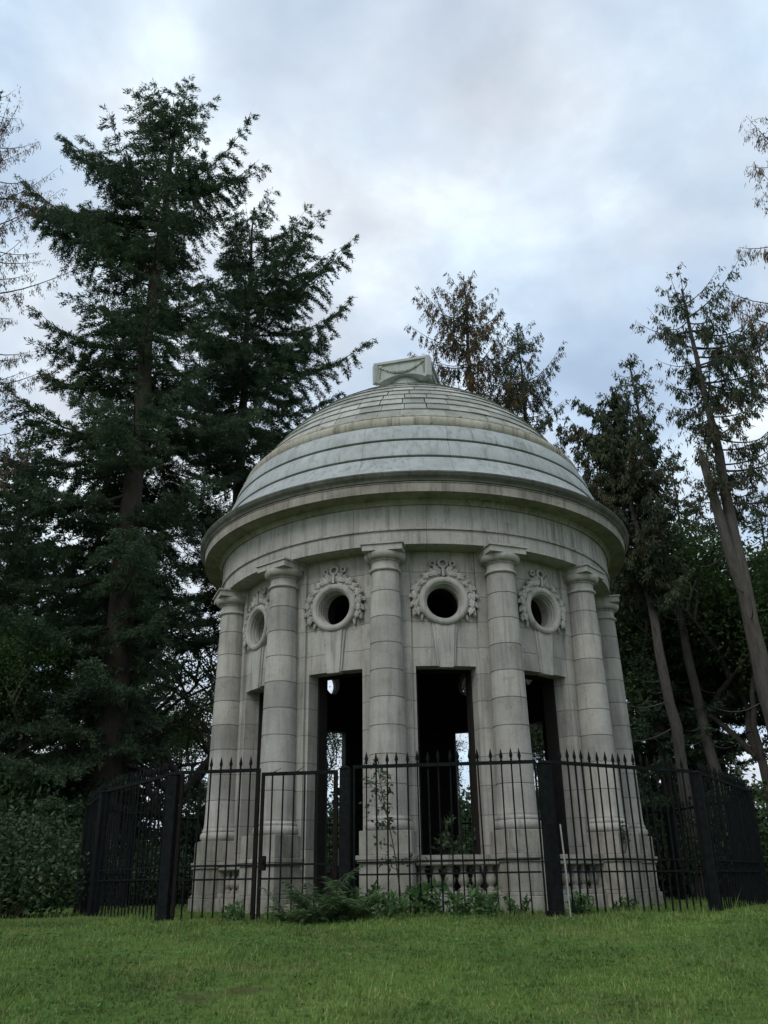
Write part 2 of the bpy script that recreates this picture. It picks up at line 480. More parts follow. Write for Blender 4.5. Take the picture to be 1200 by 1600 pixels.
# pilaster strips behind each column and the lintel joints
bm = bmesh.new()
for k in range(NB):
    c = colang(k)
    hw = .385 / RW
    n = 6
    ro, ri = RW + .05, RW - .05
    pr = []
    for i in range(n + 1):
        a = c - hw + 2 * hw * i / n
        pr.append([bm.verts.new(pol(a, ro, .6)), bm.verts.new(pol(a, ro, ZA - .004)), bm.verts.new(pol(a, ri, .6)), bm.verts.new(pol(a, ri, ZA - .004))])
    for A, B in zip(pr[:-1], pr[1:]):
        bm.faces.new((A[0], B[0], B[1], A[1]))
    for A in (pr[0], pr[-1]): bm.faces.new((A[0], A[1], A[3], A[2]))
link('pilaster_strips', fin(bm, 'pilaster_strips', 30), M['wall'], rot)

# one column, then copies
bm = bmesh.new()
zb, zn = ZT + .24, 5.18
prof = [(.315, zb - .03), (.312, zb)]
z = zb
def shaft_r(z):
    t = (z - zb) / (zn - zb)
    return .305 - .058 * t - .012 * (2 * t - 1) ** 2 * (1 if t > .5 else 0)
prof.append((shaft_r(zb) + .001, zb + .02))
zj = ZT + .23 + DR
while zj < zn - .1:
    for q in (.16, .5, .84): pass
    z0 = prof[-1][1]
    for t in (.35, .7): 
        zz = z0 + (zj - z0) * t; prof.append((shaft_r(zz), zz))
    rr = shaft_r(zj)
    prof += [(rr, zj - .009), (rr - .010, zj - .004), (rr - .010, zj + .004), (rr, zj + .009)]
    zj += DR
prof.append((shaft_r(zn - .02), zn - .02))
lathe(bm, prof, 56)
shaft_me = fin(bm, 'column', 30)
bm = bmesh.new()
pr = [(.30, ZT)]
for i in range(13):
    a = -PI / 2 + PI * i / 12
    pr.append((.305 + .062 * math.cos(a), ZT + .075 + .075 * math.sin(a)))
pr += [(.335, ZT + .15), (.337, ZT + .178), (.33, ZT + .182), (.318, ZT + .20), (.312, ZT + .215)]
lathe(bm, pr, 48)
base_me = fin(bm, 'base', 35)
bm = bmesh.new()
pr = [(.236, zn - .022)]
for i in range(9):
    a = -PI / 2 + PI * i / 8
    pr.append((.240 + .034 * math.cos(a), zn + .028 * math.sin(a) + .005))
pr += [(.236, zn + .04), (.234, zn + .15), (.255, zn + .155), (.256, zn + .175), (.275, zn + .18)]
for i in range(7):
    a = PI / 2 * i / 6
    pr.append((.275 + .075 * math.sin(a), zn + .18 + .095 * (1 - math.cos(a))))
pr += [(.345, zn + .30)]
lathe(bm, pr, 48)
ah, a0, a1 = .352, zn + .295, ZA - .002
box(bm, (0, 0, (a0 + a1 - .03) / 2), (2 * ah - .03, 2 * ah - .03, a1 - .03 - a0))
box(bm, (0, 0, a1 - .0145), (2 * ah + .025, 2 * ah + .025, .029))
cap_me = fin(bm, 'capital', 35)
# pedestal block, ledge, dado and plinth in local frame
bm = bmesh.new()
def pbox(hw, front, z0, z1, back=-.35):
    box(bm, (0, (-front - back) / 2, (z0 + z1) / 2), (2 * hw, front - back, z1 - z0))
pbox(.385, .385, .765, ZT - .001)
pbox(.43, .43, .70, .764)
pbox(.415, .415, .655, .699)
pbox(.385, .385, .25, .654)
pbox(.40, .40, .195, .249)
pbox(.435, .435, -.05, .194)
bmesh.ops.bevel(bm, geom=bm.edges[:], offset=.008, segments=1, affect='EDGES')
ped_me = fin(bm, 'pedestal', 30)
for k in range(NB):
    a = colang(k)
    lc = pol(a, RC, 0)
    c = link('column', shaft_me, M['shaft'], rot, lc, a)
    link('base', base_me, M['shaft'], c)
    link('capital', cap_me, M['stone'], c)
    link('pedestal', ped_me, M['base_stone'], rot, lc, a)

# keystone (stepped, tapered) in local bay frame: x tangent, -y outward, origin at wall face
bm = bmesh.new()
def wedge(w0, w1, z0, z1, d0, d1, x=0):
    v = [bm.verts.new(p) for p in ((x - w0, d0, z0), (x + w0, d0, z0), (x + w0, d1, z0), (x - w0, d1, z0),
                                   (x - w1, d0, z1), (x + w1, d0, z1), (x + w1, d1, z1), (x - w1, d1, z1))]
    for f in ((3, 2, 1, 0), (4, 5, 6, 7), (0, 1, 5, 4), (1, 2, 6, 5), (2, 3, 7, 6), (3, 0, 4, 7)): bm.faces.new([v[i] for i in f])
wedge(.115, .168, ZL - .035, ZO - .36, -.050, .10)
wedge(.145, .215, ZL - .012, ZO - .36, -.024, .10)
bmesh.ops.bevel(bm, geom=bm.edges[:], offset=.006, segments=1, affect='EDGES')
key_me = fin(bm, 'keystone', 30)
# oculus frame
bm = bmesh.new()
pr = [(.425, -.12), (.425, .03), (.418, .065), (.40, .085), (.375, .095), (.345, .092), (.322, .075), (.312, .05), (.300, .046),
      (.298, .0), (.288, -.005), (.286, -.06), (.274, -.065), (.274, -.12), (.29, -.125)]
lathe(bm, pr, 64, axis='y')
oc_me = fin(bm, 'oculus_frame', 35)
# garland of leaves round the upper part of the frame
def blob(bm, c, rad, d, e=(1, 1, 1), seed=0):
    """a carved lobed leaf with a sunk midrib, tip along d (in the xz plane), bulging towards -y"""
    ca, sa = d
    nu, nv = 11, 7
    L, Wd = 2.0 * e[0] * rad, 1.15 * e[2] * rad
    rows = []
    for i in range(nu):
        u = i / (nu - 1)
        w = Wd * (math.sin(PI * u ** .8) ** .6 * (1 - .25 * u) + .03) * (1 + .22 * math.sin(u * 19 + seed))
        row = []
        for j in range(nv):
            v = -1 + 2 * j / (nv - 1)
            x = (u - .5) * L
            z = v * w
            hgt = rad * e[1] * ((1 - v * v) ** .5 * (.55 + .6 * math.sin(PI * u)) - (.32 if j == nv // 2 else 0)) + rad * .25 * u * u
            row.append(bm.verts.new((c[0] + x * ca - z * sa, c[1] - hgt, c[2] + x * sa + z * ca)))
        rows.append(row)
    for A, B in zip(rows[:-1], rows[1:]):
        for j in range(nv - 1): bm.faces.new((A[j], A[j + 1], B[j + 1], B[j]))
bm = bmesh.new()
rg = random.Random(5)
for s in (-1, 1):
    n = 7
    for i in range(n):
        th = R(72 - i * 15.5)                     # from the crown down past the side
        rm = .478 + .012 * math.sin(i * 2.1)
        x, z = s * rm * math.cos(th), rm * math.sin(th)
        tang = math.atan2(-math.cos(th), s * math.sin(th))   # downwards along the ring
        size = .098 - .004 * i
        for q in range(3):
            off = (-.042, .012, .05)[q]
            cx, cz = x + off * math.cos(th) * s, z + off * math.sin(th)
            an = tang + (-.55, 0, .75)[q] * s + rg.uniform(-.15, .15)
            blob(bm, (cx, -.022 - (.028 if q == 1 else 0), cz), size * (1, 1.05, .95)[q] * rg.uniform(.92, 1.08), (math.cos(an), math.sin(an)), (1.15, .38, .58), seed=rg.uniform(0, 6))
    th = R(72 - n * 15.5)
    blob(bm, (s * .47 * math.cos(th), -.01, .47 * math.sin(th)), .05, (s * .2, -.98), (1.4, .5, .6))
# stem, ring rosette and side scrolls at the top
wedge(.02, .028, .43, .60, -.085, .03)
def torus(bm, c, R0, r0, n=28, m=10):
    vs = []
    for i in range(n):
        a = 2 * PI * i / n
        vs.append([bm.verts.new((c[0] + (R0 + r0 * math.cos(b)) * math.cos(a), c[1] + r0 * math.sin(b), c[2] + (R0 + r0 * math.cos(b)) * math.sin(a)))
                   for b in [2 * PI * j / m for j in range(m)]])
    for i in range(n):
        for j in range(m):
            bm.faces.new((vs[i][j], vs[(i + 1) % n][j], vs[(i + 1) % n][(j + 1) % m], vs[i][(j + 1) % m]))
torus(bm, (0, -.045, .665), .070, .026)
for s in (-1, 1):
    torus(bm, (s * .17, -.03, .665), .042, .022)
    blob(bm, (s * .105, -.035, .535), .095, (s * .55, .83), (1.15, .5, .7), seed=1)
    blob(bm, (s * .20, -.03, .50), .085, (s * .85, .5), (1.2, .5, .6), seed=2)
gar_me = fin(bm, 'garland', 50)
# balustrade: rail + base course in local frame (origin on the column circle at the bay)
BR = RC * math.cos(HB) + .01
half = RC * math.sin(HB) - .36
bm = bmesh.new()
box(bm, (0, -.02, .725), (2 * half, .40, .075)); box(bm, (0, -.02, .655), (2 * half, .34, .062))
bmesh.ops.bevel(bm, geom=bm.edges[:], offset=.012, segments=2, affect='EDGES')
rail_me = fin(bm, 'balustrade', 30)
bm = bmesh.new()
box(bm, (0, -.02, .235), (2 * half, .32, .07)); box(bm, (0, -.02, .075), (2 * half, .40, .248))
bmesh.ops.bevel(bm, geom=bm.edges[:], offset=.01, segments=1, affect='EDGES')
course_me = fin(bm, 'base_course', 30)
bm = bmesh.new()
pr = [(.070, .272), (.072, .305), (.045, .315), (.042, .335), (.062, .36), (.082, .40), (.084, .43), (.070, .48), (.046, .54), (.040, .565),
      (.055, .572), (.055, .59), (.045, .595), (.062, .605), (.066, .623)]
lathe(bm, pr, 20)
bal_me = fin(bm, 'baluster', 40)
for k in range(NB):
    a = bayang(k)
    lw = pol(a, RW, 0)
    link('keystone', key_me, M['stone'], rot, lw, a)
    f = link('oculus_frame', oc_me, M['stone'], rot, pol(a, RW, ZO), a)
    link('garland', gar_me, M['stone'], f)
    if k != ENTRY:
        b = link('balustrade', rail_me, M['base_stone'], rot, pol(a, BR, 0), a)
        link('base_course', course_me, M['base_stone'], b)
        for i in range(6):
            link('baluster', bal_me, M['base_stone'], b, ((i - 2.5) * .205, -.02, 0))
# threshold step in the entry bay
bm = bmesh.new()
box(bm, (0, .15, .06), (1.15, .9, .12)); bmesh.ops.bevel(bm, geom=bm.edges[:], offset=.012, segments=1, affect='EDGES')
link('threshold', fin(bm, 'threshold', 30), M['base_stone'], rot, pol(bayang(ENTRY), 3.75, 0), bayang(ENTRY))
# inner floor and vault
bm = bmesh.new()
lathe(bm, [(.001, .115), (1.5, .115), (RI + .05, .11), (RI + .05, .0)], 72)
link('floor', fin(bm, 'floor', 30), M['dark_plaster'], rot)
bm = bmesh.new()
lathe(bm, [(RI - .08, ZA - .05)] + [((RI - .08) * math.cos(t), ZA + 2.6 * math.sin(t)) for t in [PI / 2 * i / 12 for i in range(13)]][:-1] + [(.001, ZA + 2.6)], 72)
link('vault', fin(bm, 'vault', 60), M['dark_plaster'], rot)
# entablature and cornice
NS = 180
bm = bmesh.new()
lathe(bm, [(3.30, ZA + .001), (3.985, ZA), (3.985, ZA + .245), (4.02, ZA + .255), (4.02, ZA + .288), (3.998, ZA + .292), (3.998, 6.315), (3.9, 6.33)], NS)
link('entablature', fin(bm, 'entablature', 30), M['frieze'], rot)
bm = bmesh.new()
pr = [(3.95, 6.305), (4.03, 6.31), (4.045, 6.345), (4.08, 6.375), (4.085, 6.40), (4.10, 6.405), (4.345, 6.415), (4.35, 6.40), (4.375, 6.40),
      (4.378, 6.555), (4.39, 6.56), (4.392, 6.578), (4.35, 6.583)]
lathe(bm, pr, NS)
link('cornice', fin(bm, 'cornice', 30), M['cornice'], rot)
bm = bmesh.new()
pr = [(4.36, 6.584), (4.41, 6.585)]
for i in range(8):
    t = i / 7
    pr.append((4.41 + .07 * (t - .12 * math.sin(2 * PI * t)), 6.585 + .115 * t))
pr += [(4.487, 6.703), (4.487, 6.732), (4.45, 6.745), (4.1, 6.80)]
lathe(bm, pr, NS)
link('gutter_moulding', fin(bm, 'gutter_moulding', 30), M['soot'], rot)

# dome: slab courses (one mesh), three smooth bands, a roll moulding
DA, DB_, DZ = 4.10, 4.86, 5.70
def dome_r(z): return DA * math.sqrt(max(0, 1 - ((z - DZ) / DB_) ** 2))
bm = bmesh.new()
zt = [8.35 + (10.40 - 8.34) * (i / 11) ** .92 for i in range(12)]
rg = random.Random(11)
lathe(bm, [(dome_r(8.30) - .05, 8.25)] + [(dome_r(z) - .05, z) for z in zt] + [(.2, 10.52), (.001, 10.53)], 120)
for ci in range(11):
    z0, z1 = zt[ci], zt[ci + 1]
    r0, r1 = dome_r(z0), dome_r(z1)
    n = max(14, int(2 * PI * r0 / .43))
    ph = rg.random() * 6
    lift = .03
    for i in range(n):
        a0 = ph + 2 * PI * (i + rg.uniform(-.02, .02)) / n; a1 = ph + 2 * PI * (i + 1 + rg.uniform(-.02, .02)) / n
        g = .008 / max(.4, r0)
        a0 += g; a1 -= g
        dl = rg.uniform(-.006, .006)
        vs = []
        for rr, zz, l in ((r0, z0, lift + dl), (r1, z1 + .01, 0.0)):
            for q in range(4):
                a = a0 + (a1 - a0) * q / 3
                vs.append(bm.verts.new(pol(a, rr + l, zz + l * .35)))
        low = [bm.verts.new(pol(a0 + (a1 - a0) * q / 3, r0 - .03, z0 - .008)) for q in range(4)]
        lowt = [bm.verts.new(pol(a, r1 - .04, z1)) for a in (a0, a1)]
        for q in range(3):
            bm.faces.new((vs[q], vs[q + 1], vs[5 + q], vs[4 + q]))
            bm.faces.new((low[q], low[q + 1], vs[q + 1], vs[q]))
        bm.faces.new((vs[0], vs[4], lowt[0], low[0])); bm.faces.new((vs[3], vs[7], lowt[1], low[3]))
dome = link('dome', fin(bm, 'dome', 25), M['tile'], rot)
for (r0, z0, r1, z1) in ((4.330, 6.775, 3.985, 7.235), (3.985, 7.275, 3.850, 7.635), (3.850, 7.675, 3.715, 8.015)):
    bm = bmesh.new()
    m_ = []
    for i in range(7):
        t = i / 6
        m_.append((r0 + (r1 - r0) * t + .018 * math.sin(PI * t), z0 + .012 + (z1 - z0 - .012) * t))
    if r0 > 4.2: m_ = [(r - .055 * math.sin(PI * i / 6), z) for i, (r, z) in enumerate(m_)]     # the lowest band flares out
    lathe(bm, [(r1 - .16, z0 - .035), (r0 - .10, z0 - .03), (r0 - .09, z0), (r0 - .012, z0), (r0, z0 + .006)] + m_ + [(r1 - .10, z1 + .012), (r1 - .13, z1 + .012)], NS)
    link('stone_band', fin(bm, 'stone_band', 30), M['band'], dome)
bm = bmesh.new()
pr = [(3.50, 8.035), (3.60, 8.04), (3.66, 8.045)]
for i in range(9):
    a = R(-80 + 150 * i / 8)
    pr.append((3.605 + .085 * math.cos(a) - .03 * i / 8, 8.15 + .115 * math.sin(a)))
pr += [(3.555, 8.265), (3.545, 8.275), (3.548, 8.30), (3.555, 8.305), (3.545, 8.34), (3.50, 8.365), (3.40, 8.37)]
lathe(bm, pr, NS)
link('roll_moulding', fin(bm, 'roll_moulding', 35), M['roll'], dome)

# roof cap: square block with arched sides on a round drum
bm = bmesh.new()
hs, zt1, zt0 = .61, 11.44, 10.92
n = 20
for q in range(4):
    a = q * PI / 2
    ca, sa = math.cos(a), math.sin(a)
    def P(x, y, z): return (x * ca - y * sa, x * sa + y * ca, z)
    up, lo, ilo, iup = [], [], [], []
    for i in range(n + 1):
        x = -hs + 2 * hs * i / n
        t = abs(x) / hs
        arch = zt0 + (.15 * math.cos(min(1, t / .86) * PI / 2) ** .7 if t < .86 else 0)
        lo.append(bm.verts.new(P(x, -hs, arch))); up.append(bm.verts.new(P(x, -hs, zt1 - .06)))
        ilo.append(bm.verts.new(P(x * .70, -hs * .70, arch + .01)))
    for i in range(n):
        bm.faces.new((lo[i], lo[i + 1], up[i + 1], up[i])); bm.faces.new((ilo[i], ilo[i + 1], lo[i + 1], lo[i]))
    # corner ears
    box(bm, P(-hs, -hs, (zt0 + zt1) / 2 - .03), (.12, .12, zt1 - zt0 - .04), a + PI / 4)
box(bm, (0, 0, zt1 - .03), (2 * hs + .10, 2 * hs + .10, .06))
box(bm, (0, 0, zt1 + .015), (2 * hs - .1, 2 * hs - .1, .03), 0, .8)
bmesh.ops.remove_doubles(bm, verts=bm.verts[:], dist=.0005)
cap = link('roof_cap', fin(bm, 'roof_cap', 30), M['cap'], rot, (0, 0, 0), R(32 - 45 + 90))
bm = bmesh.new()
lathe(bm, [(.62, 10.40), (.60, 10.55), (.52, 10.58), (.50, 11.0), (.47, 11.12), (.35, 11.24), (.001, 11.28)], 48)
link('drum', fin(bm, 'drum', 35), M['cap'], cap)
bm = bmesh.new()
for i in range(19):
    t = i / 18
    x = (t - .5) * 1.0
    z = zt1 - .12 - .20 * (1 - (2 * t - 1) ** 2)
    rr = .026 + .018 * math.sin(PI * t) + .006 * math.sin(i * 2.3)
    bmesh.ops.create_icosphere(bm, subdivisions=1, radius=rr, matrix=Matrix.Translation((x, -hs - .012, z)))
for s in (-1, 1):
    bmesh.ops.create_icosphere(bm, subdivisions=2, radius=.05, matrix=Matrix.Translation((s * .5, -hs - .01, zt1 - .12)))
    for i in range(5):
        bmesh.ops.create_icosphere(bm, subdivisions=1, radius=.034 - .003 * i, matrix=Matrix.Translation((s * .52, -hs - .01, zt1 - .2 - .05 * i)))
sw_me = fin(bm, 'swag', 50)
for q in range(4):
    link('swag', sw_me, M['tile'], cap, (0, 0, 0), q * PI / 2)

# ------------------------------------------------------------------ iron fence
FA = [-53, -28.9, -9.2, 13.3, 38.1, 71.0, 94, 117, 140, 163, 186, 210, 234, 258, 282.5]
FR = [6.03, 6.52, 6.10, 6.40, 6.08, 5.80, 6.0, 6.1, 6.1, 6.1, 6.1, 6.1, 6.1, 6.1, 6.1]
FV = [(-4.88, -3.66), (-3.24, -5.76), (-.95, -6.02), (1.56, -6.24), (3.86, -4.79), (5.57, -1.86)]
FV += [(r * math.sin(R(a)), -r * math.cos(R(a))) for a, r in zip(FA[6:], FR[6:])]
ZR, ZM, ZMM = 1.78, .64, .50                      # rail heights
def picket_mesh(tip=True, top=ZR):
    bm = bmesh.new()
    box(bm, (0, 0, (top - .02) / 2 - .02), (.017, .017, top + .04))
    if tip:
        lathe(bm, [(.008, top + .02), (.017, top + .035), (.010, top + .045), (.012, top + .05), (.024, top + .085), (.016, top + .12), (.001, top + .185)], 8)
    return fin(bm, 'picket', 30)
pick_me = picket_mesh(); pick_bare = picket_mesh(False)
bm = bmesh.new()
box(bm, (0, 0, .86), (.132, .132, 1.78)); box(bm, (0, 0, 1.76), (.146, .146, .022)); box(bm, (0, 0, 1.785), (.11, .11, .024), 0, .6)
box(bm, (0, 0, .03), (.155, .155, .10))
bmesh.ops.bevel(bm, geom=bm.edges[:], offset=.006, segments=1, affect='EDGES')
post_me = fin(bm, 'post', 30)

def rail_mesh(L, zs, x0=0.0):
    bm = bmesh.new()
    for z, h, d in zs: box(bm, (x0 + L / 2, 0, z), (L, d, h))
    return fin(bm, 'rail', 0)

def fence_run(i, label, lo=0.0, hi=1.0, name='iron_fence', cat='fence', group='runs of the black iron fence'):
    p, q = Vector(FV[i]), Vector(FV[(i + 1) % len(FV)])
    d = q - p; L = d.length; rz = math.atan2(d.y, d.x)
    z = float(min(gz(p.x, p.y), gz(q.x, q.y))) - .01
    e = empty(name, (p.x, p.y, z), rz)
    tag(e, label, cat, group)
    link('post', post_me, M['iron'], e)
    link('rail', rail_mesh(L - .20, [(ZR, .042, .036)], .10), M['iron'], e)
    link('rail', rail_mesh(L - .26, [(ZM, .020, .030)], .13), M['iron'], e)
    link('rail', rail_mesh(L - .26, [(ZMM, .020, .030)], .13), M['iron'], e)
    for x in (.112, L - .112):
        bm = bmesh.new(); box(bm, (0, 0, .87), (.024, .024, 1.84)); link('end_bar', fin(bm, 'end_bar', 0), M['iron'], e, (x, 0, 0))
    n = int((L - .28) / .128)
    rg = random.Random(i)
    for k in range(1, n):
        o = link('picket', pick_me, M['iron'], e, (.14 + (L - .28) * k / n, rg.uniform(-.004, .004), rg.uniform(-.012, .008)))
        o.rotation_euler = (rg.gauss(0, .006), rg.gauss(0, .006), rg.gauss(0, .2))
    return e

labels = {
    0: 'black iron fence run on the far left, side on beside the dark tree trunk',
    2: 'front black iron fence run before the two balustrades and the sapling',
    3: 'black iron fence run in front of the right columns, with a tilted dark corner post',
    4: 'black iron fence run at the right edge, receding towards the pale trunks',
}
for i in range(len(FV)):
    if i == 1: continue
    fence_run(i, labels.get(i, 'black iron fence run behind the rotunda, closing the enclosure'), group='runs of the black iron fence' if i in labels else 'fence runs behind the rotunda')

# gate between the posts 1 and 2: two leaves
p, q = Vector(FV[1]), Vector(FV[2])
d = q - p; L = d.length; rz = math.atan2(d.y, d.x)
zg = float(min(gz(p.x, p.y), gz(q.x, q.y))) - .01
e = empty('gate_post', (p.x, p.y, zg), rz); tag(e, 'heavy square black iron gate post left of the gate leaves', 'post')
link('post', post_me, M['iron'], e)
def gate_leaf(x0, x1, label, bare, lock, zr):
    e = empty('gate_leaf', (p.x + d.x / L * x0, p.y + d.y / L * x0, zg), rz)
    tag(e, label, 'gate', 'leaves of the iron gate')
    w = x1 - x0
    for x, t in ((.02, .04), (w - .025, .05)):
        bm = bmesh.new(); box(bm, (0, 0, zr / 2 + .01), (t, t, zr - .02)); link('stile', fin(bm, 'stile', 0), M['rust'], e, (x, 0, 0))
    link('rail', rail_mesh(w, [(zr, .042, .042)]), M['iron'], e)
    link('rail', rail_mesh(w - .1, [(ZM, .022, .032)], .05), M['iron'], e)
    link('rail', rail_mesh(w - .1, [(ZMM - .02, .022, .032)], .05), M['iron'], e)
    n = int(w / .128)
    for k in range(1, n):
        b = k in bare
        o = link('picket', pick_bare if b else pick_me, M['iron'], e, (w * k / n, 0, zr - ZR))
        if b:
            o['label'] = 'gate picket with its spear tip broken off'
    for zz in (.30, 1.45):
        bm = bmesh.new(); lathe(bm, [(.001, 0), (.022, 0), (.022, .09), (.001, .09)], 10)
        link('hinge', fin(bm, 'hinge', 30), M['rust'], e, (-.025 if not lock else w + .02, 0, zz))
    if lock:
        bm = bmesh.new(); box(bm, (0, 0, .66), (.075, .07, .17)); box(bm, (.01, -.045, .68), (.025, .03, .05))
        bmesh.ops.bevel(bm, geom=bm.edges[:], offset=.004, segments=1, affect='EDGES')
        link('lock', fin(bm, 'lock', 30), M['rust'], e, (.055, -.01, 0))
        for k, (x, an) in enumerate(((.12, 1.0), (.43, .95))):     # bent spear tips
            V, F = tube_np([(x, 0, zr), (x + .06, -.01, zr + .03), (x + .15, -.02, zr + .07 + .02 * k)], [.007, .006, .002], 5)
            link('bent_tip', np_mesh('bent_tip', V, [F]), M['iron'], e)
    return e
mid = L * .515
gate_leaf(.10, mid - .012, 'left leaf of the iron gate, all spear tips whole', (), False, ZR + .01)
gate_leaf(mid + .012, L - .10, 'right leaf of the iron gate with a rusty lock and broken spear tips', (1, 2, 3, 4, 5), True, ZR - .045)
# pale stake beside the front right post
V, F = tube_np([(.03, 0, -.1), (.02, 0, .5), (.0, .0, 1.02)], [.010, .010, .010], 8)
sx, sy = 1.68, -6.36
o = link('stake', np_mesh('stake', V, [F], True), M['pale_metal'], None, (sx, sy, float(gz(sx, sy))))
tag(o, 'thin pale metal stake leaning against the fence post before the right columns', 'stake')

# ------------------------------------------------------------------ trees
def trunk_path(H, lean, rng, n=22, wob=.12):
    t = np.linspace(0, 1, n)
    wx = np.cumsum(rng.normal(0, 1, n)); wy = np.cumsum(rng.normal(0, 1, n))
    wx = (wx - wx[0] - t * (wx[-1] - wx[0])) * wob / 3; wy = (wy - wy[0] - t * (wy[-1] - wy[0])) * wob / 3
    return np.stack([lean[0] * t + wx, lean[1] * t + wy, H * t], 1)

def conifer(name, H, r0, env, seed, whorl=.5, per=4, zmin=3., low=-12, top=38, curve=.25, hang=.0, twig=.42, cl=(.22, .06), step=.11,
            dens=2, lean=(0, 0), skip=.12, dead=0, clump=1.0, extra=(), spread=(.6, 1.08), tsp=.15, droop=.14, fill=0):
    rng = np.random.default_rng(seed)
    TP = trunk_path(H, lean, rng)
    tz = TP[:, 2]
    tr = Acc(); cr = Acc()
    rad = r0 * (1 - tz / H) ** .85 + .012
    rad[0] *= 1.35; rad[1] *= 1.1
    V, F = tube_np(TP, rad, 12)
    V += rng.normal(0, .008, V.shape)
    tr.add(V, F)
    ez = np.array([e[0] for e in env][::-1]); el = np.array([e[1] for e in env][::-1]); er = np.array([e[2] for e in env][::-1])
    specs = []
    z = zmin; az = rng.uniform(0, 6.28)
    while z < H - .15:
        for k in range(per):
            az += 2.39996 + rng.normal(0, .25)
            if rng.random() < skip: continue
            zz = z + rng.uniform(-.5, .5) * whorl
            if zz > H - .1: continue
            wr = (1 + math.cos(az)) / 2
            Lb = (np.interp(zz, ez, el) * (1 - wr) + np.interp(zz, ez, er) * wr) * rng.uniform(*spread)
            specs.append((zz, az, max(.25, Lb), 1.0))
        z += whorl * rng.uniform(.75, 1.25)
    for (zz, az, Lb, dd) in extra: specs.append((zz, R(az), Lb, dd))
    for k in range(fill):
        specs.append((zmin + (H * .8 - zmin) * rng.random(), rng.uniform(0, 6.28), rng.uniform(.8, 2.3), 1.0))
    for k in range(dead):
        specs.append((rng.uniform(1.2, max(1.3, zmin + 2)), rng.uniform(0, 6.28), rng.uniform(.5, 1.8), 0.0))
    for (zz, az, Lb, dd) in specs:
        base = np.array([np.interp(zz, tz, TP[:, 0]), np.interp(zz, tz, TP[:, 1]), zz])
        fr = zz / H
        sl = math.tan(R(low + (top - low) * fr ** 1.6 + rng.normal(0, 6)))
        s = np.linspace(0, 1, 9)
        sway = rng.normal(0, .10)
        hx = s * Lb
        hz = Lb * (sl * s - .10 * np.sin(PI * s) + curve * (s ** 2.2) * rng.uniform(.5, 1.2))
        ca, sa = math.cos(az), math.sin(az)
        lat = Lb * sway * s ** 2
        BP = base + np.stack([hx * ca - lat * sa, hx * sa + lat * ca, hz], 1)
        br = (.010 + .0095 * Lb) * (1 - s * .88)
        tr.add(*tube_np(BP, br, 4))
        if dd == 0: continue
        # twigs
        nt_ = max(4, int(Lb / tsp))
        ts = np.clip(np.linspace(.14, 1, nt_) + rng.normal(0, .02, nt_), .08, 1)
        gap = rng.random(nt_) < .10
        for j, t in enumerate(ts):
            if gap[j]: continue
            o = np.array([np.interp(t, s, BP[:, c]) for c in range(3)])
            tl = twig * (Lb * .55 * (1 - t) * (.35 + .65 * min(1, t * 2.5)) + .32) * rng.uniform(.6, 1.25)
            sd = 1 if j % 2 else -1
            ta = az + sd * R(rng.uniform(38, 68)) * (1 - .5 * (t > .97))
            tx, ty = math.cos(ta), math.sin(ta)
            m = max(2, int(tl / step)) * dens
            u = rng.random(m) ** .85
            cm = rng.normal(0, .05, 3)
            P = o + np.stack([tx * u * tl, ty * u * tl, u * tl * rng.normal(.02, .07) - droop * tl * u ** 2], 1)
            if hang > 0:
                P = o + np.stack([tx * u * tl * .45, ty * u * tl * .45, -hang * tl * u * rng.uniform(.6, 1.3)], 1)
            P = P + cm * u[:, None]
            P += rng.normal(0, .04 * clump, P.shape)
            D = np.array([tx, ty, .05 - .6 * droop]) * .9 + rng.normal(0, .55, P.shape)
            if hang > 0: D = np.array([tx * .25, ty * .25, -1.]) + rng.normal(0, .35, P.shape)
            cr.add(*leaves_np(P, D, cl[0] * rng.uniform(.6, 1.3, len(P)), cl[1] * rng.uniform(.7, 1.3, len(P)), rng))
    # leader
    P = np.repeat(TP[-3:], 10, 0) + rng.normal(0, .05, (30, 3)); P[:, 2] -= rng.random(30) * H * .03
    cr.add(*leaves_np(P, rng.normal(0, .5, P.shape) + [0, 0, .8], .22, .05, rng))
    return tr.mesh('trunk', True), cr.mesh('crown')

def place_tree(name, meshes, loc, label, cat, brk, fol, rz=0.0, sc_=1.0, group=None):
    e = empty(name, loc, rz); e.scale = (sc_,) * 3
    tag(e, label, cat, group)
    link('trunk', meshes[0], M[brk], e); link('crown', meshes[1], M[fol], e)
    return e

